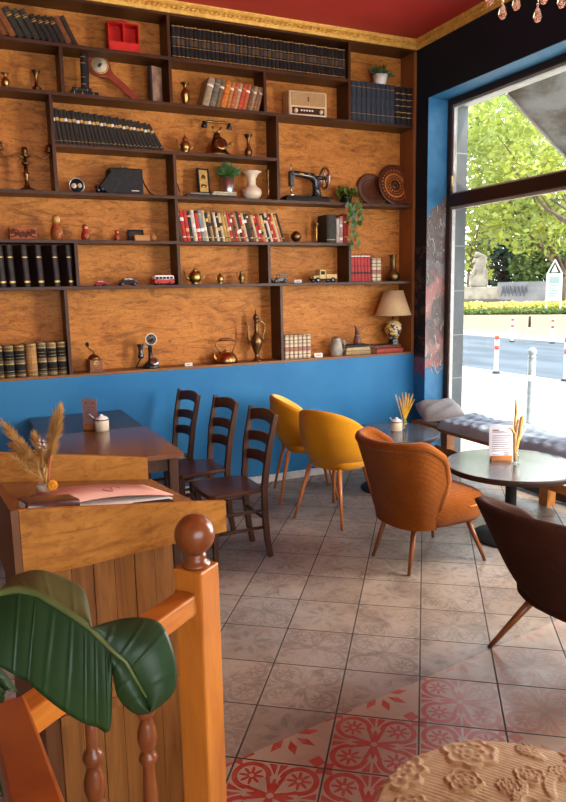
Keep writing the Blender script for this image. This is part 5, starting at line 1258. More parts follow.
q = MB(); q.box((-.070, -.026, .0065), (.078, .028, .0235)); q.build('pages', PAPER, t)
t = thing('brochure', 'pale pink open brochure lying across the lectern tray', 'brochure', on_tray(.285, .150, .001), rot=TRAY(radians(14)))
PK = mat('pink paper', (.68, .36, .27), (.60, .30, .22), .7, 0, 6)
q = MB(); P = []
for i in range(13):
    x = -.20 + .40 * i / 12; P.append([(x, y, .006 + .016 * max(0, sin(pi * (i / 12) ** .8)) + .004) for y in (-.075, .075)])
q.grid(P); q.build('open_page', PK, t, solid=.003)
q = MB(); q.box((-.15, -.085, .0), (.19, .06, .005)); q.build('lower_page', PAPER, t)
q = MB(); q.tube([(.02 + .03 * cos(a * .5), .0 + .03 * sin(a), .0285) for a in [i * .5 for i in range(14)]], .0012, 5); q.tube([(-.10 + .014 * i, .02 + .012 * sin(i * 2.1), .0245) for i in range(9)], .0012, 5); q.build('print', mat('brown print', (.40, .17, .12), None, .8), t)
flat = thing('menu_booklet', 'thin black booklet lying under the pink brochure on the lectern', 'menu', on_tray(.34, .10, .0004), rot=TRAY(radians(4)))
flat.location = on_tray(.40, .075, .0004)
q = MB(); q.box((-.06, -.03, 0), (.075, .03, .004)); q.build('cover', BLK, flat)
# dried bouquet
c0 = onZ(45, 494, zs(.075) + .002)
t = thing('dried_bouquet', 'bouquet of dried pampas grass in a small shell-white pot on the lectern', 'bouquet', c0)
q = MB(); q.lathe([(.016, .0), (.021, .006), (.024, .026), (.020, .034), (.016, .034), (.016, .01)], n=18); q.build('pot', mat('pale shell pot', (.52, .38, .28), (.34, .22, .15), .6, 0, 30), t)
PM = leafmat('dried pampas', (.62, .36, .11), (.46, .24, .06), 30, .9, .35)
def plume(pts, n, r, m, l0=.035, nm='plume'):
    pts = [Vector(p_) for p_ in pts]; q = MB(); q.tube(pts, [.0022] * len(pts), 5); q.build('dried_stem', ST, t)
    q = MB(); N = len(pts) - 1
    for i in range(n):
        f = random.uniform(.35, 1) * N; k = min(N - 1, int(f)); b0 = pts[k].lerp(pts[k + 1], f - k); d = (pts[k + 1] - pts[k]).normalized()
        tt = f / N; rr = r * sin(pi * min(1, (tt - .30) / .72)) ** .7 + .002
        a = random.uniform(0, 2 * pi); o = d.orthogonal().normalized(); o.rotate(Matrix.Rotation(a, 3, d)); o2 = d.cross(o)
        L = l0 * random.uniform(.6, 1.2); tip = b0 + o * rr * random.uniform(.8, 2.0) + d * L * random.uniform(.35, .9)
        w = .0018; mid = b0.lerp(tip, .5) + o * rr * .15
        q.add([b0 - o2 * w * .4, b0 + o2 * w * .4, mid + o2 * w, tip, mid - o2 * w], [(0, 1, 2, 3, 4)])
    q.build(nm, m, t)
def rel(px, py, d): 
    return atd(px, py, d) - Vector(c0)
D0 = (Vector(c0) - CAM).dot(FWD)
B0 = Vector((0, 0, .02))
def stem_to(pts): return [B0] + [rel(a, b_, D0 + dd) for a, b_, dd in pts]
plume(stem_to([(41, 478, 0), (33, 461, -.02), (17, 440, -.03), (4, 424, -.03)]), 420, .012, PM, .032)
plume(stem_to([(42, 478, .0), (36, 464, .02), (25, 452, .03), (13, 446, .03)]), 300, .012, PM, .03)
plume(stem_to([(45, 478, 0), (49, 455, -.02), (55, 432, -.03), (59.5, 411, -.03)]), 520, .013, PM, .04)
plume(stem_to([(44, 478, .02), (42, 462, .04), (37, 445, .05), (34.5, 436, .05)]), 320, .011, PM, .03)
plume(stem_to([(46, 478, .0), (50, 460, .01), (53, 440, .02), (54, 418, .02)]), 260, .010, PM, .035)
plume(stem_to([(44, 480, 0), (30, 472, -.02), (20, 462, -.03), (12, 456, -.03)]), 90, .008, PM, .03)
plume(stem_to([(44, 480, .02), (42, 470, .05), (43, 458, .06), (44, 448, .06)]), 220, .010, mat('pale dried plume', (.62, .42, .20), None, .9), .028)
q = MB(); P_ = stem_to([(43, 465, .03), (41, 448, .04), (42, 440, .04)]); q.tube(P_, .0015, 5)
FD = MB()
for i in range(24):
    a = rel(random.uniform(37, 47), random.uniform(439, 452), D0 + .045 + random.uniform(-.01, .01)); FD.ball(a, .0032, 6)
q.build('dried_stem', ST, t); FD.build('white_bud', WHITE, t)
q = MB(); q.tube([rel(48, 485, D0 - .03), rel(49, 470, D0 - .04), rel(51, 455, D0 - .04)], .0025, 6); q.build('red_ribbon', mat('red ribbon', (.55, .12, .06), None, .7), t)
q = MB(); a = rel(52, 485, D0 - .03); q.ball(a, (.012, .010, .010), 12)
for i in range(10): q.ball(a + Vector((.010 * cos(i * .63), -.004, .010 * sin(i * .63))), .006, 6)
q.build('orange_flower', mat('orange flower', (.74, .30, .02), (.62, .20, .015), .8, 0, 80), t)

# ------------------------------------------------------------------ stair railing
AH = radians(38.2); HX, HY = Vector((cos(AH), sin(AH), 0)), Vector((-sin(AH), cos(AH), 0))
NC = Vector((-3.307, -3.685, 0))
t = thing('stair_railing', 'varnished orange pine stair railing with a ball-topped newel post', 'railing', NC, AH)
q = MB(); w = .0425; q.box((-w, -w, 0), (w, w, .955)); nw = q.build('newel_post', RAIL, t, bevel=.005)
q = MB(); q.lathe([(.038, .9555), (.038, .962), (.030, .968), (.026, .975), (.028, .983), (.024, .990), (.018, .993)], n=28); 
bc = 1.038; rb = .052
q.lathe([(max(.001, rb * sin(pi * i / 16)), bc - rb * cos(pi * i / 16)) for i in range(1, 17)], n=28); q.build('ball_finial', KNOBW, nw)
# rail in local axes: runs along -x from the post
q = MB(); q.box((-.615, -.030, .845), (-w - .0005, .030, .90)); q.build('handrail', RAILH, t, bevel=.006)
def baluster(x):
    q = MB()
    pr = [(.0125, .845), (.0125, .715), (.013, .700), (.019, .694), (.0225, .682), (.019, .671), (.012, .664), (.016, .652), (.0225, .630), (.0235, .612), (.019, .592), (.012, .578), (.019, .572), (.0225, .562), (.019, .552), (.0135, .545), (.017, .46), (.019, .36), (.016, .20), (.020, .16), (.020, .0)]
    q.lathe(pr[::-1], c=(x, 0, 0), n=20); q.build('baluster', KNOBW, t)
baluster(-.228); baluster(-.405)
p0 = onZ(8, 714, .872); p1 = atd(38, 806, .90); p1.z -= .028
loc = lambda p: Vector(((p - NC).dot(HX), (p - NC).dot(HY), p.z))
p2 = p0 + (p1 - p0) * 1.6
q = MB(); a0, a1 = loc(p0), loc(p2); q.tube([a0, a1], .5, 4, 0, .066, .056, square=True, up=(0, 0, 1)); q.v = [((Vector(v_) - (a0 + a1) / 2) / 1 + (a0 + a1) / 2)[:] for v_ in q.v]
q.build('handrail', mat('orange red varnished pine', (.40, .095, .014), (.28, .055, .009), .3, 0, 3, (3, 1, 3), coat=.25), t, bevel=.006)
q = MB(); q.box((a1.x - .04, a1.y - .04, 0), (a1.x + .04, a1.y + .04, a1.z)); q.build('end_post', RAIL, t, bevel=.004)
# ------------------------------------------------------------------ embossed stool near the camera
t = thing('upholstered_stool', 'round stool upholstered in cream paisley-embossed velvet close to the tiled red border', 'stool', (-2.805, -4.35, 0))
R_ = .338
def mound(x, y):
    r = sqrt(x * x + y * y); h = 0
    return h
random.seed(3)
mot = []
for k in range(1500):
    x, y = random.uniform(-.34, .34), random.uniform(-.34, .34)
    s = random.uniform(.030, .075) if k > 60 else random.uniform(.065, .08)
    if x * x + y * y < .345 ** 2 and all((x - a) ** 2 + (y - b_) ** 2 > ((s + c) * .97) ** 2 for a, b_, c, _, _ in mot): mot.append((x, y, s, random.uniform(0, 6.28), random.randint(6, 9)))
def relief(x, y):
    best = 0; inside = False
    for a, b_, s, ph, np_ in mot:
        dx, dy = x - a, y - b_; r = sqrt(dx * dx + dy * dy)
        if r < s * 1.1:
            an = atan2(dy, dx) + ph; rad_ = s * (.80 + .20 * abs(sin(an * np_ / 2)))
            if r < rad_:
                inside = True; f = r / rad_
                edge = math.exp(-((f - .90) / .09) ** 2); in2 = math.exp(-((f - .52 - .12 * cos(an * np_)) / .10) ** 2); core = math.exp(-(f / .16) ** 2); ring = math.exp(-((f - .30) / .06) ** 2)
                best = max(best, .0022 + .0050 * max(edge, in2 * .9, core, ring * .7))
    if not inside:
        u = (x * .86 + y * .5); best = .0014 * (0.5 + .5 * sin(u * 2 * pi / .011)); 
        v_ = math.sin(x * 34 + 3 * sin(y * 22)) * math.sin(y * 31 + 2 * sin(x * 27))
        if v_ > .62: best += .005 * min(1, (v_ - .62) / .12)
    return best
NR, NA = 120, 420; rows = []
for i in range(NR + 1):
    f = i / NR; row = []
    if f < .80: r = R_ * .96 * (f / .80); z = .485 + .022 * (1 - (f / .8) ** 2); nr, nz = 0, 1
    else:
        g = (f - .80) / .20; a = g * pi * .62; r = R_ * .96 + .022 * sin(a) ; z = .485 - .05 * (1 - cos(a)) ; nr, nz = sin(a), max(.0, cos(a))
    for j in range(NA + 1):
        an = 2 * pi * j / NA; x, y = r * cos(an), r * sin(an); h = relief(x * (1 + .10 * max(0, f - .8) / .2), y * (1 + .10 * max(0, f - .8) / .2)) if f > 0 else 0
        row.append((x + h * nr * cos(an), y + h * nr * sin(an), z + h * nz))
    rows.append(row)
q = MB(); q.grid(rows); q.build('seat', mat('cream embossed velvet', (.40, .25, .11), (.31, .18, .07), .75, 0, 50, sheen=.2), t)
q = MB(); q.lathe([(R_ * .9, .40), (R_ * 1.0, .425), (R_ * .99, .44), (0, .44)], n=48); q.build('rim', wood('stool rim wood', (.26, .10, .03), (.18, .06, .02), 4), t)
for k in range(4):
    a = pi / 4 + k * pi / 2; q = MB(); q.tube([(.27 * cos(a), .27 * sin(a), 0), (.23 * cos(a), .23 * sin(a), .41)], [.014, .02], 12); q.build('leg', LEGD, t)

# ------------------------------------------------------------------ big-leaved plant by the railing
t = thing('broadleaf_plant', 'large-leaved tropical plant spreading glossy torn leaves over the railing', 'plant', (-4.22, -4.22, 0))
PO = Vector((-4.22, -4.22, 0))
q = MB(); q.lathe([(.13, 0), (.15, .01), (.18, .30), (.19, .32), (.17, .32), (.165, .28), (0, .28)], n=28); q.build('pot', mat('terracotta pot', (.30, .10, .045), None, .8), t)
def leaf_mat():
    m, nt, b = newmat('glossy banana leaf')
    n = noise(nt, coords(nt), 7, 3); 
    c = mixcol(nt, n.sm(.3, .7), (.013, .036, .011), (.026, .060, .017)); nt.links.new(c, b.inputs['Base Color'])
    b.inputs['Roughness'].default_value = .45; b.inputs['Specular IOR Level'].default_value = .3
    tr = nt.nodes.new('ShaderNodeBsdfTranslucent'); tr.inputs[0].default_value = (.12, .20, .03, 1); mx = nt.nodes.new('ShaderNodeMixShader'); mx.inputs[0].default_value = .18
    nt.links.new(b.outputs[0], mx.inputs[1]); nt.links.new(tr.outputs[0], mx.inputs[2]); nt.links.new(mx.outputs[0], nt.nodes['Material Output'].inputs[0])
    return m
LF = leaf_mat(); LFU = leafmat('olive leaf underside', (.13, .125, .035), (.09, .095, .028), 9, .45, .3); RIB = mat('leaf midrib', (.10, .12, .035), None, .4)
def interp(pts, f):
    n = len(pts) - 1; k = min(n - 1, int(f * n)); g = f * n - k
    p0, p1, p2, p3 = pts[max(0, k - 1)], pts[k], pts[k + 1], pts[min(n, k + 2)]
    return tuple(.5 * (2 * p1[i] + (p2[i] - p0[i]) * g + (2 * p0[i] - 5 * p1[i] + 4 * p2[i] - p3[i]) * g * g + (3 * p1[i] - p0[i] - 3 * p2[i] + p3[i]) * g ** 3) for i in range(3))
def lobe(rib, edge, m, name='leaf_blade', nu=150, nv=16, cor=.0022, veins=9):
    q = MB(); P = []
    for i in range(nu + 1):
        f = i / nu; a, b_ = interp(rib, f), interp(edge, f); row = []
        for j in range(nv + 1):
            g = j / nv; px, py, d = (a[k] + (b_[k] - a[k]) * g for k in range(3))
            ph = (f * veins + g * .35) % 1; ph = min(ph, 1 - ph)
            d += (-cor * math.exp(-(ph / .09) ** 2) + cor * .25 * cos(ph * 2 * pi)) * min(1, g * 5) * (1 - .6 * g) - .011 * sin(pi * g)
            row.append((atd(px, py, d) - PO)[:])
        P.append(row)
    q.grid(P); return q.build(name, m, t, solid=.0012)
RIBP = [(-30, 604, 1.10), (0, 592, 1.10), (19.4, 589, 1.09), (39, 594, 1.08), (58, 606, 1.07), (78, 619, 1.06), (91, 629, 1.055), (110, 648.5, 1.05), (126, 662, 1.05), (146, 697, 1.06)]
lobe(RIBP[0:7], [(-34, 600, 1.12), (0, 588, 1.13), (14, 576, 1.16), (38, 570, 1.17), (62, 577, 1.165), (84, 591, 1.14), (92, 627, 1.06)], LFU, veins=5)
lobe([(-30, 604, 1.10), (0, 592, 1.10), (19.4, 589, 1.09), (36, 592.5, 1.08)], [(-40, 648, 1.05), (0, 667, 1.04), (18, 677, 1.04), (31, 683, 1.04)], LF, veins=3)
lobe([(33, 592, 1.083), (58, 606, 1.07), (78, 619, 1.06), (91, 629, 1.055), (104, 642, 1.05), (111, 650, 1.05)], [(32, 686, 1.035), (56, 706, 1.03), (81, 722, 1.03), (96, 727, 1.03), (110, 728.5, 1.03), (112, 672, 1.045)], LF, veins=6)
lobe([(91, 629, 1.055), (110, 648.5, 1.05), (126, 662, 1.05), (138, 682, 1.055), (150, 712, 1.065)], [(93, 627, 1.06), (116, 620, 1.09), (139, 617.5, 1.10), (158, 622, 1.10), (168, 636, 1.09), (176, 665, 1.085), (173, 693, 1.08), (150, 713.5, 1.07)], LF, veins=5)
lobe([(111, 650, 1.05), (126, 662, 1.05), (138, 682, 1.055), (150, 712, 1.065)], [(112, 668, 1.045), (114, 681, 1.045), (119, 699, 1.05), (134, 713, 1.055), (149, 714, 1.065)], LF, veins=4)
q = MB(); q.tube([atd(px, py, d - .004) - PO for px, py, d in RIBP], [.0075, .007, .0065, .006, .0055, .005, .0045, .0035, .003, .0015], 8); q.build('midrib', RIB, t)
q = MB(); s0 = atd(-30, 604, 1.10) - PO; q.tube([(0, 0, .28), (s0 * .35 + Vector((-.02, -.02, .40)))[:], (s0 * .8 + Vector((-.02, 0, .18)))[:], s0[:]], [.014, .012, .010, .0075], 8); q.build('stalk', RIB, t)
# two lower leaves peeking in at the edge
lobe([(-60, 640, 1.15), (-25, 660, 1.14), (6, 690, 1.13)], [(-40, 640, 1.16), (0, 668, 1.16), (18, 692, 1.15)], LF, veins=4, nu=60)
lobe([(-60, 640, 1.15), (-25, 660, 1.14), (6, 690, 1.13)], [(-60, 690, 1.13), (-25, 706, 1.12), (4, 702, 1.12)], LF, veins=4, nu=60)
lobe([(-70, 720, 1.2), (-30, 742, 1.2), (5, 800, 1.18)], [(-40, 715, 1.22), (2, 742, 1.22), (12, 800, 1.2)], LF, veins=4, nu=60)
for k, (a, b_, d) in enumerate(((-60, 640, 1.15), (-70, 720, 1.2))):
    e_ = atd(a, b_, d) - PO; q = MB(); q.tube([(0, 0, .28), (e_ * .5 + Vector((0, 0, .2)))[:], e_[:]], [.012, .010, .006], 8); q.build('stalk', RIB, t)

# ------------------------------------------------------------------ chandelier
ctr = atd(548, -40, 2.35)
t = thing('chandelier', 'crystal chandelier with teardrop pendants hanging from the red ceiling', 'chandelier', (ctr.x, ctr.y, HC))
dz = ctr.z - HC
q = MB(); q.lathe([(.06, -.03), (.07, -.004), (.06, -.0005)], n=24); q.build('ceiling_rose', BRASS, t)
q = MB(); q.tube([(0, 0, -.03), (0, 0, dz + .20)], .007, 8); q.build('rod', BRASS, t)
q = MB(); q.lathe([(.01, dz - .02), (.05, dz + .02), (.03, dz + .06), (.045, dz + .10), (.02, dz + .2), (.01, dz + .22)], n=20); q.build('hub', BRASS, t)
CRY, nt, b_ = newmat('amber crystal'); b_.inputs['Base Color'].default_value = (.92, .62, .45, 1); b_.inputs['Roughness'].default_value = .06; b_.inputs['Transmission Weight'].default_value = .75; b_.inputs['IOR'].default_value = 1.5
BULB = emit('warm bulb', (1, .72, .42), 6)
def drop(p, s=1.0):
    q = MB(); q.lathe([(.001, -.050 * s), (.010 * s, -.045 * s), (.0155 * s, -.032 * s), (.012 * s, -.014 * s), (.005 * s, .0), (.002 * s, .006 * s)], c=p, n=10, sm=False)
    q.lathe([(.001, .006 * s), (.006 * s, .012 * s), (.001, .018 * s)], c=p, n=8, sm=False); q.tube([Vector(p) + Vector((0, 0, .017)), Vector(p) + Vector((0, 0, .055))], .0012, 5); q.build('crystal_drop', CRY, t)
RA = .24
for k in range(8):
    a = 2 * pi * k / 8 + .3; c, s = cos(a), sin(a)
    q = MB(); q.tube([(.03 * c, .03 * s, dz + .03), (.12 * c, .12 * s, dz - .005), (.20 * c, .20 * s, dz + .02), (RA * c, RA * s, dz + .07)], .006, 7); arm = q.build('arm', BRASS, t)
    q = MB(); q.lathe([(.012, dz + .065), (.034, dz + .078), (.012, dz + .082), (.011, dz + .14)], c=(RA * c, RA * s, 0), n=14); q.build('candle_cup', CREAM, arm)
    q = MB(); q.lathe([(.008, dz + .14), (.014, dz + .16), (.008, dz + .185), (.001, dz + .20)], c=(RA * c, RA * s, 0), n=12); q.build('bulb', BULB, arm)
CB = Vector((ctr.x, ctr.y, HC))
for px, py, d in ((502.7, 14, 2.3), (516.5, 5, 2.32), (537.8, 17, 2.28), (561.7, 3, 2.3), (490, 1, 2.4), (544, 0, 2.45), (575, 8, 2.35), (600, 4, 2.4), (528, -12, 2.5), (560, -14, 2.6)):
    drop((atd(px, py - 9, d) - CB)[:], .92)
# ------------------------------------------------------------------ street outside
PAV = mat('pale paving', (.40, .37, .33), (.30, .28, .25), .85, 0, 3); ASP = mat('grey asphalt', (.060, .074, .092), (.036, .046, .060), .85, 0, 1.2, (1, .35, 1)); PLAZ = mat('sandy plaza gravel', (.20, .15, .088), (.16, .12, .07), .95, 0, 2)
KERB = mat('stone kerb', (.42, .38, .34), (.34, .31, .28), .9); LAWN = mat('dry lawn', (.34, .36, .12), (.26, .28, .08), 1, 0, 3)
q = MB(); q.box((.30, -14, -.25), (5.85, 14, -.1)); struct(q, 'trim_5', PAV, 'sunlit pavement outside the shop window')
q = MB(); q.box((5.85, -14, -.25), (6.0, 16, -.095)); q.box((12.9, -4, -.25), (13.15, 40, -.02)); struct(q, 'trim_6', KERB, 'stone kerbs of the street')
q = MB(); q.box((6.0, -14, -.26), (12.9, 40, -.16)); struct(q, 'trim_7', ASP, 'grey asphalt street')
q = MB(); q.box((13.15, -4, -.26), (100, 110, -.06)); struct(q, 'trim_8', PLAZ, 'sandy square across the street')
# facade pier with grey tiles, lintel
def tile_mat():
    m, nt, b = newmat('grey facade tiles')
    o = coords(nt); s = nt.nodes.new('ShaderNodeSeparateXYZ'); nt.links.new(o, s.inputs[0]); z = E(nt, s.outputs[2])
    j = ((z / .40).fract() - .5).abs().gt(.488); n = noise(nt, o, 5, 4)
    nt.links.new(mixcol(nt, j, mixcol(nt, n.sm(.3, .7), (.085, .085, .085), (.06, .06, .06)), (.20, .20, .19)), b.inputs['Base Color']); b.inputs['Roughness'].default_value = .5
    return m
q = MB(); q.box((.3005, -.222, -.1), (.392, 4.5, 6)); q.box((.2625, -.222, .0), (.3005, -.176, 3.3)); struct(q, 'trim_9', tile_mat(), 'grey tiled facade pier outside the window')
q = MB(); q.box((.2625, -7, 3.2), (.41, -.223, 3.34)); q.box((.3005, -7, 3.34), (.41, -.223, 6)); struct(q, 'trim_10', LINT, 'white facade lintel above the window')
# sloping awning
A0 = onX(508, 93, .415)
t = thing('awning', 'grey weathered awning sloping down outside above the shop window', 'awning', (.415, A0.y, A0.z))
L, dn = 1.5, 1.5 * math.tan(radians(33.7))
AWN, nt, b = newmat('weathered awning sheet')
o_ = coords(nt); n1 = noise(nt, o_, 1.3, 5, .6, 1); n2 = noise(nt, o_, 30, 4, .7)
c = mixcol(nt, n1.sm(.42, .62), (.17, .14, .11), (.34, .33, .32)); c = mixcol(nt, n2.gt(.66) * .5, c, (.60, .58, .55)); nt.links.new(c, b.inputs['Base Color']); b.inputs['Roughness'].default_value = .7
tr = nt.nodes.new('ShaderNodeBsdfTranslucent'); nt.links.new(c, tr.inputs[0]); mx = nt.nodes.new('ShaderNodeMixShader'); mx.inputs[0].default_value = .45
nt.links.new(b.outputs[0], mx.inputs[1]); nt.links.new(tr.outputs[0], mx.inputs[2]); nt.links.new(mx.outputs[0], nt.nodes['Material Output'].inputs[0])
q = MB(); q.add([(0, 0, 0), (L, 0, -dn), (L, -2.2, -dn), (0, -2.2, 0), (0, 0, .012), (L, 0, -dn + .012), (L, -2.2, -dn + .012), (0, -2.2, .012)], [(0, 1, 2, 3), (7, 6, 5, 4), (0, 4, 5, 1), (1, 5, 6, 2), (2, 6, 7, 3), (3, 7, 4, 0)]); q.build('sheet', AWN, t)
q = MB(); q.bar((0, .012, 0), (L, .012, -dn), .02, .03); q.build('side_rail', ALU, t)
# bollards
RW = mat('white bollard paint', (.78, .76, .74), None, .5); RR = mat('red bollard stripe', (.66, .06, .04), None, .5); RB = mat('black rubber foot', (.03, .03, .03), None, .8)
def striped(px, py, top, label, z=-.1):
    p = onZ(px, py, z); h = zat(top, p.x, p.y) - z; r = h * .055
    t = thing('street_bollard', label, 'bollard', (p.x, p.y, z), 0, 'red and white bollards')
    q = MB(); q.lathe([(r * 1.15, .03), (r, .05), (r, h), (r * .6, h + r * .5)], n=16); q.build('post', RW, t)
    q = MB(); q.lathe([(r * 1.9, 0), (r * 1.8, .03), (r * 1.1, .055)], n=16); q.build('foot', RB, t)
    for f0, f1 in ((.88, 1.0), (.62, .74)):
        q = MB(); q.lathe([(r * 1.02, h * f0), (r * 1.02, h * f1)], n=16); q.build('stripe', RR, t)
striped(496, 373.5, 335, 'red and white striped bollard at the near kerb beyond the grey post')
striped(565.5, 381.5, 337, 'red and white striped bollard cut by the picture edge at the near kerb')
striped(512, 342, 318, 'red and white striped bollard on the far kerb below the statue', -.02)
striped(552, 343.5, 319, 'red and white striped bollard on the far kerb below the pointed sign frame', -.02)
p = onZ(529.5, 423, -.1); h = zat(347.5, p.x, p.y) + .1
t = thing('metal_bollard', 'thick grey metal bollard with a ball head standing on the pavement outside', 'bollard', (p.x, p.y, -.1)); GB = mat('weathered grey metal', (.36, .38, .38), (.24, .26, .27), .55, .3, 12); r = .048
q = MB(); q.lathe([(r * 1.1, 0), (r, .01), (r, h * .84), (r * .8, h * .86)], n=20); q.build('post', GB, t)
q = MB(); q.lathe([(r * .8, h * .855), (r * 1.15, h * .87), (r * .8, h * .885), (r * .9, h * .90)] + [(max(.001, r * 1.12 * sin(pi * i / 12)), h - r * 1.12 - r * 1.12 * cos(pi * i / 12)) for i in range(3, 13)], n=20); q.build('ball_head', GB, t)
q = MB(); q.lathe([(r * 1.02, h * .56), (r * 1.02, h * .64)], n=20); q.build('band', RW, t)
# statue on a pedestal
p = onZ(480, 306, -.06); dd = (p - CAM).dot(FWD); m_ = dd / FPX
t = thing('statue', 'pale stone statue of a seated hunched figure on a wide pedestal across the square', 'statue', (p.x, p.y, -.06), atan2(CAM.y - p.y, CAM.x - p.x) + pi / 2)
STN = mat('weathered pale stone', (.36, .31, .25), (.22, .185, .15), .9, 0, 1.2)
q = MB(); q.box((-17 * m_, -.9, 0), (29 * m_, 1.2, 6.5 * m_)); q.build('step', mat('grey brown stone', (.14, .12, .10), (.10, .085, .075), .9, 0, 1), t, bevel=.05)
q = MB(); q.box((-16.5 * m_, -.7, 6.5 * m_), (17.5 * m_, 1.0, 19 * m_)); q.build('pedestal', STN, t, bevel=.06)
q = MB(); q.box((-11 * m_, -.5, 19 * m_), (7 * m_, .8, 31 * m_)); q.build('block', STN, t, bevel=.15)
bm_v = [(-1, 0, 32), (-2, 0, 38), (-1.5, -4, 44), (0, -6, 49), (-7, -7, 50.5), (4, -5, 46), (3, -9, 40), (-3, -10, 37), (-6, -4, 32), (-7, -14, 36), (-7, -14, 29), (4, -4, 32), (4, -14, 37), (4, -14, 29), (-5, -5, 46), (-8, -10, 42)]
bm_e = [(0, 1), (1, 2), (2, 3), (3, 4), (2, 5), (5, 6), (6, 7), (0, 8), (8, 9), (9, 10), (0, 11), (11, 12), (12, 13), (2, 14), (14, 15)]
me = bpy.data.meshes.new('figure'); me.from_pydata([(x * m_, y * m_ * .4, z * m_) for x, y, z in bm_v], bm_e, []); me.materials.append(STN)
fo_ = bpy.data.objects.new('figure', me); COL.objects.link(fo_); fo_.parent = t
fo_.modifiers.new('skin', 'SKIN'); rad_ = [5.5, 5.5, 5, 3.2, 3.6, 2.2, 1.8, 1.5, 3.2, 2.4, 2, 3.2, 2.4, 2, 2.2, 1.6]
for v_, r_ in zip(me.skin_vertices[0].data, rad_): v_.radius = (r_ * m_, r_ * m_)
me.skin_vertices[0].data[0].use_root = True
sb = fo_.modifiers.new('smooth', 'SUBSURF'); sb.levels = 1; sb.render_levels = 1
# graffiti wall and car-like clutter behind the bushes
p = onZ(522, 304, -.06); t = thing('low_wall', 'low concrete wall with dark graffiti beside the statue pedestal', 'wall', (p.x, p.y, -.06), atan2(CAM.y - p.y, CAM.x - p.x) + pi / 2); m_ = (p - CAM).dot(FWD) / FPX
q = MB(); q.box((-24 * m_, 0, 0), (60 * m_, .4, 22 * m_)); q.build('slab', mat('light concrete', (.19, .19, .20), (.13, .13, .145), .9, 0, .6), t)
q = MB()
for k in range(7):
    x = (-20 + k * 3.6) * m_; q.tube([(x, -.02, 8 * m_), (x + 1.2 * m_, -.02, 18 * m_), (x + 2.6 * m_, -.02, 11 * m_), (x + 3 * m_, -.02, 19 * m_)], .35 * m_, 5)
q.build('graffiti', mat('graffiti paint', (.10, .11, .15), None, .8), t)
# pointed sign frame
p = onZ(553, 311.5, -.06); m_ = (p - CAM).dot(FWD) / FPX
t = thing('information_stele', 'white house-shaped information stand with a pointed top across the street', 'sign', (p.x, p.y, -.06), atan2(CAM.y - p.y, CAM.x - p.x) + pi / 2); WP = mat('white enamel', (.40, .42, .41), None, .4)
q = MB()
for sx in (-1, 1): q.bar((sx * 6.6 * m_, 0, 0), (sx * 6.6 * m_, 0, 38 * m_), 1.3 * m_, .12)
q.bar((-6.6 * m_, 0, 37.6 * m_), (0, 0, 51 * m_), .12, 1.3 * m_); q.bar((6.6 * m_, 0, 37.6 * m_), (0, 0, 51 * m_), .12, 1.3 * m_); q.bar((-6 * m_, 0, 37 * m_), (6 * m_, 0, 37 * m_), .12, 1.1 * m_); q.bar((-6 * m_, 0, 11 * m_), (6 * m_, 0, 11 * m_), .12, 1 * m_)
q.build('frame', WP, t)
q = MB(); q.box((-5.8 * m_, -.03, 11.5 * m_), (5.8 * m_, .03, 36.4 * m_)); pn = q.build('panel', mat('pale green panel', (.30, .33, .31), (.26, .29, .27), .4, 0, 2), t)
q = MB()
for k in range(5): q.box((-4.4 * m_, -.045, (15 + k * 2.6) * m_), ((1 + (k % 3) * 1.5) * m_, -.031, (15.8 + k * 2.6) * m_))
q.box((-4.4 * m_, -.045, 28 * m_), (4.4 * m_, -.031, 34 * m_)); q.build('printing', mat('grey green print', (.18, .23, .22), None, .6), pn)
q = MB(); q.add([(-3.2 * m_, -.05, 38.6 * m_), (3.2 * m_, -.05, 38.6 * m_), (0, -.05, 46 * m_), (-3.2 * m_, .05, 38.6 * m_), (3.2 * m_, .05, 38.6 * m_), (0, .05, 46 * m_)], [(0, 1, 2), (5, 4, 3), (0, 3, 4, 1), (1, 4, 5, 2), (2, 5, 3, 0)]); q.build('triangle_sign', mat('grey sign', (.40, .44, .42), None, .5), t)
# planting
LG = [leafmat('yellow green leaves', (.27, .29, .045), (.13, .165, .027), .45, .6, .5), leafmat('mid green leaves', (.09, .14, .026), (.05, .09, .022), .6, .6, .45), leafmat('blue green leaves', (.040, .078, .050), (.02, .046, .032), .6, .7, .35), leafmat('hedge leaves', (.30, .34, .06), (.18, .24, .04), .8, .7, .4), leafmat('flower bed leaves', (.62, .55, .18), (.40, .42, .08), .7, .8, .4)]
BARK = mat('tree bark', (.11, .075, .05), (.07, .05, .035), .9, 0, 3, (3, 3, .6))
def foliage(q, cs, n, s, seed):
    rnd = random.Random(seed); tot = sum(c[1][0] * c[1][1] * c[1][2] for c in cs)
    for c, r in cs:
        k = int(n * r[0] * r[1] * r[2] / tot)
        for i in range(k):
            while True:
                v = Vector((rnd.uniform(-1, 1), rnd.uniform(-1, 1), rnd.uniform(-1, 1)))
                if .05 < v.length < 1: break
            v = v * (v.length ** -.35)
            p = Vector((c[0] + v.x * r[0], c[1] + v.y * r[1], c[2] + v.z * r[2])); sz = s * rnd.uniform(.55, 1.3)
            a = Vector((rnd.gauss(0, 1), rnd.gauss(0, 1), rnd.gauss(0, .6))).normalized(); b_ = a.orthogonal().normalized(); b_.rotate(Matrix.Rotation(rnd.uniform(0, 6.28), 3, a))
            q.add([p - a * sz, p + b_ * sz * .55, p + a * sz, p - b_ * sz * .55], [(0, 1, 2, 3)])
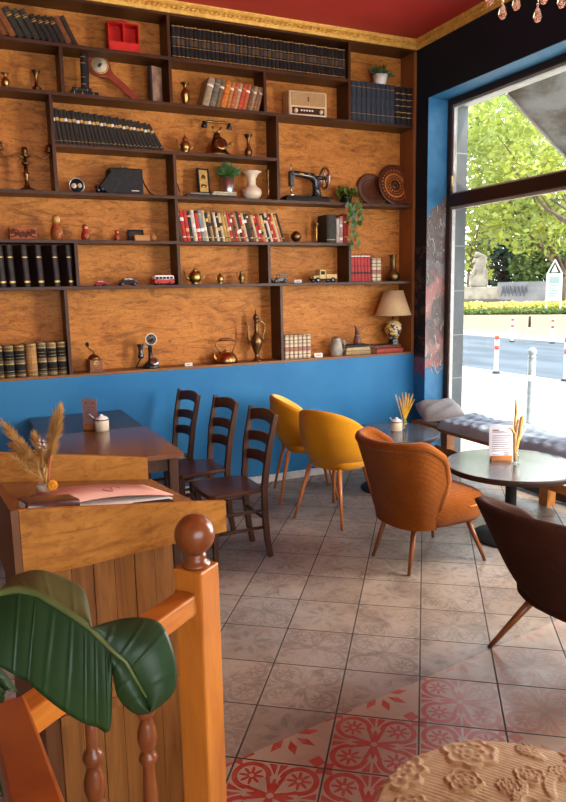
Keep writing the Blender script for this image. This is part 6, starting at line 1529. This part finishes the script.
def tree(px, d, label, zb, trunk, crowns, n, s, m, seed, lean=0, tr_=.22):
    """d: distance; crowns given as picture column, row, extra distance and radii in metres"""
    g = onZ(px, 300, -.06); dirv = Vector((g.x - CAM.x, g.y - CAM.y, 0)).normalized(); k = d / (dirv.dot(Vector((FWD.x, FWD.y, 0)).normalized()))
    base = Vector((CAM.x, CAM.y, 0)) + dirv * k; base.z = -.06
    t = thing('street_tree', label, 'tree', base, 0, 'trees across the street')
    q = MB(); cs = []
    for cx_, cy_, e, r in crowns: cs.append(((atd(cx_, cy_, d + e) - base)[:], r))
    top = Vector(cs[0][0]); q.tube([(0, 0, 0), (lean * .3, 0, top.z * .35), (top * .7)[:], top[:]], [tr_, tr_ * .8, tr_ * .5, tr_ * .2], 10)
    for c, r in cs[1:]: q.tube([(lean * .3, 0, top.z * .35), (Vector(c) * .6 + top * .1)[:], c], [tr_ * .55, tr_ * .35, tr_ * .12], 8)
    q.build('trunk', BARK, t); q = MB(); foliage(q, cs, n, s, seed); q.build('foliage', m, t); return t
tree(560, 50, 'leaning plane tree with a forked trunk and yellow-green leaves behind the pointed stand', 0, None, [(545, 220, 0, (5.4, 3, 2.4)), (500, 185, -2, (5.0, 3, 3.3)), (575, 190, 1, (5, 3, 4.1)), (520, 140, -2, (6.3, 3, 3.6)), (540, 236, -3, (3.2, 2, 1.5))], 5600, .27, LG[0], 1, 1.4, .28)
tree(468, 76, 'yellow-green tree rising behind the statue beside the tiled pier', 0, None, [(474, 226, 0, (3.4, 3, 4.0)), (482, 168, 0, (5.6, 3, 6)), (500, 120, 0, (6.2, 3, 4.4)), (470, 270, 0, (2.8, 2, 2.5))], 5200, .36, LG[0], 2)
tree(505, 86, 'dark blue-green tree in the middle distance behind the statue', 0, None, [(508, 252, 0, (6, 4, 4.4)), (522, 225, 2, (6, 4, 4.7)), (495, 270, 0, (3.3, 3, 3.6))], 4200, .46, LG[2], 3, 0, .4)
tree(552, 80, 'mid-green tree behind the graffiti wall near the picture edge', 0, None, [(552, 258, 0, (5.6, 4, 4.4)), (535, 268, 0, (3.4, 3, 3)), (575, 240, 0, (5.4, 4, 5.4))], 3800, .42, LG[1], 4, 0, .4)
tree(640, 30, 'tall tree whose bright upper leaves hang in front of the sky near the awning', 0, None, [(506, 160, 0, (2.5, 2, 1.6)), (528, 178, 0, (2.2, 2, 1.2)), (492, 128, 0, (2.3, 2, 1.4)), (545, 160, 2, (1.4, 1.5, .8))], 1900, .17, LG[0], 5, .5, .14)
def bush(px, py, wpx, hpx, label, m, n, seed, s=.16, name='hedge', cat='hedge', dp=.8):
    p = onZ(px, py, -.06); m_ = (p - CAM).dot(FWD) / FPX
    t = thing(name, label, cat, p, atan2(CAM.y - p.y, CAM.x - p.x) + pi / 2)
    q = MB(); foliage(q, [((0, dp * .5, hpx * m_ * .5), (wpx * m_ * .5, dp, hpx * m_ * .55))] if wpx < 40 else [((x * m_, dp * .5, hpx * m_ * .5), (9 * m_, dp, hpx * m_ * (.5 + .1 * sin(x)))) for x in range(int(-wpx / 2), int(wpx / 2), 8)], n, s, seed); q.build('foliage', m, t)
    q = MB(); q.tube([(0, dp * .5, 0), (0, dp * .5, hpx * m_ * .6)], .06, 6); q.build('stem', BARK, t)
bush(520, 314.5, 120, 5, 'low clipped dark green hedge along the square', LG[1], 2600, 6, .12)
bush(515, 311, 120, 9, 'pale yellow flowering border behind the clipped hedge', LG[4], 3200, 7, .14, 'flower_border', 'flower bed')
bush(532, 299, 26, 21, 'round green shrub in front of the graffiti wall', LG[1], 1100, 8, .22, 'shrub', 'shrub')
# small post on the square
p = onZ(529.5, 327, -.06); q = MB(); q.lathe([(.05, 0), (.05, .42), (.0, .44)], n=10); tag(q.build('marker_post', BLK, loc=p), 'short dark marker post standing alone on the sandy square', 'post')

# ------------------------------------------------------------------ writing scratched on the reveal
q = MB(); yy = W1 - .0065
def scr(pts): q.tube([(onY(px, py, yy).x, yy, onY(px, py, yy).z) for px, py in pts], .0035, 5)
scr([(430, 366), (432, 372), (435, 374), (434, 368), (432, 362)]); scr([(434, 361), (435, 368), (437, 374), (439, 371)]); scr([(437, 366), (440, 363), (438, 370), (441, 368)]); scr([(441, 360), (440, 366), (443, 364), (442, 370)]); scr([(428, 352), (431, 356), (429, 363), (433, 366)])
struct(q, 'trim_11', mat('white scribble', (.72, .68, .62), None, .8), 'white scribbled writing on the window reveal')

# ------------------------------------------------------------------ light
w = bpy.data.worlds.new('sky'); SC.world = w; w.use_nodes = True
bg = w.node_tree.nodes['Background']; bg.inputs[0].default_value = (.86, .94, 1.0, 1); bg.inputs[1].default_value = 6.8
def lamp(name, kind, loc, energy, color=(1, 1, 1), size=None, rot=None, sizey=None, angle=None):
    l = bpy.data.lights.new(name, kind); l.energy = energy; l.color = color
    if kind == 'AREA':
        l.size = size; 
        if sizey: l.shape = 'RECTANGLE'; l.size_y = sizey
    if kind == 'POINT' and size: l.shadow_soft_size = size
    if angle: l.angle = angle
    o = bpy.data.objects.new(name, l); COL.objects.link(o); o.location = loc
    if rot: o.rotation_euler = rot
    return o
def aim(o, d): o.rotation_euler = Vector(d).to_track_quat('-Z', 'Y').to_euler()
s = lamp('sun', 'SUN', (5, -5, 10), 8.0, (1, .93, .80), angle=radians(1.2)); aim(s, (-.36, .70, -.95))
# area lamps added in the unseen window openings, in place of daylight
d = lamp('added_side_fill', 'AREA', (.12, -3.05, 1.65), 150, (1, .94, .86), 1.0, sizey=2.0); aim(d, (-1, .25, -.04))
d = lamp('added_front_fill', 'AREA', (-2.9, YF - .05, 1.8), 8, (1, .94, .86), 3.5, sizey=2.5); aim(d, (0, 1, -.02))
# chandelier glow
lamp('chandelier_light', 'POINT', (ctr.x, ctr.y, ctr.z + .22), 10, (1, .72, .42), .12)

SC.view_settings.view_transform = 'Standard'; SC.view_settings.look = 'None'; SC.view_settings.gamma = 1; SC.view_settings.exposure = 0.12
SC.view_settings.use_curve_mapping = False
SC.cycles.use_denoising = True
SC.cycles.max_bounces = 8; SC.cycles.diffuse_bounces = 4; SC.cycles.glossy_bounces = 4; SC.cycles.transparent_max_bounces = 12
SC.cycles.sample_clamp_indirect = 6
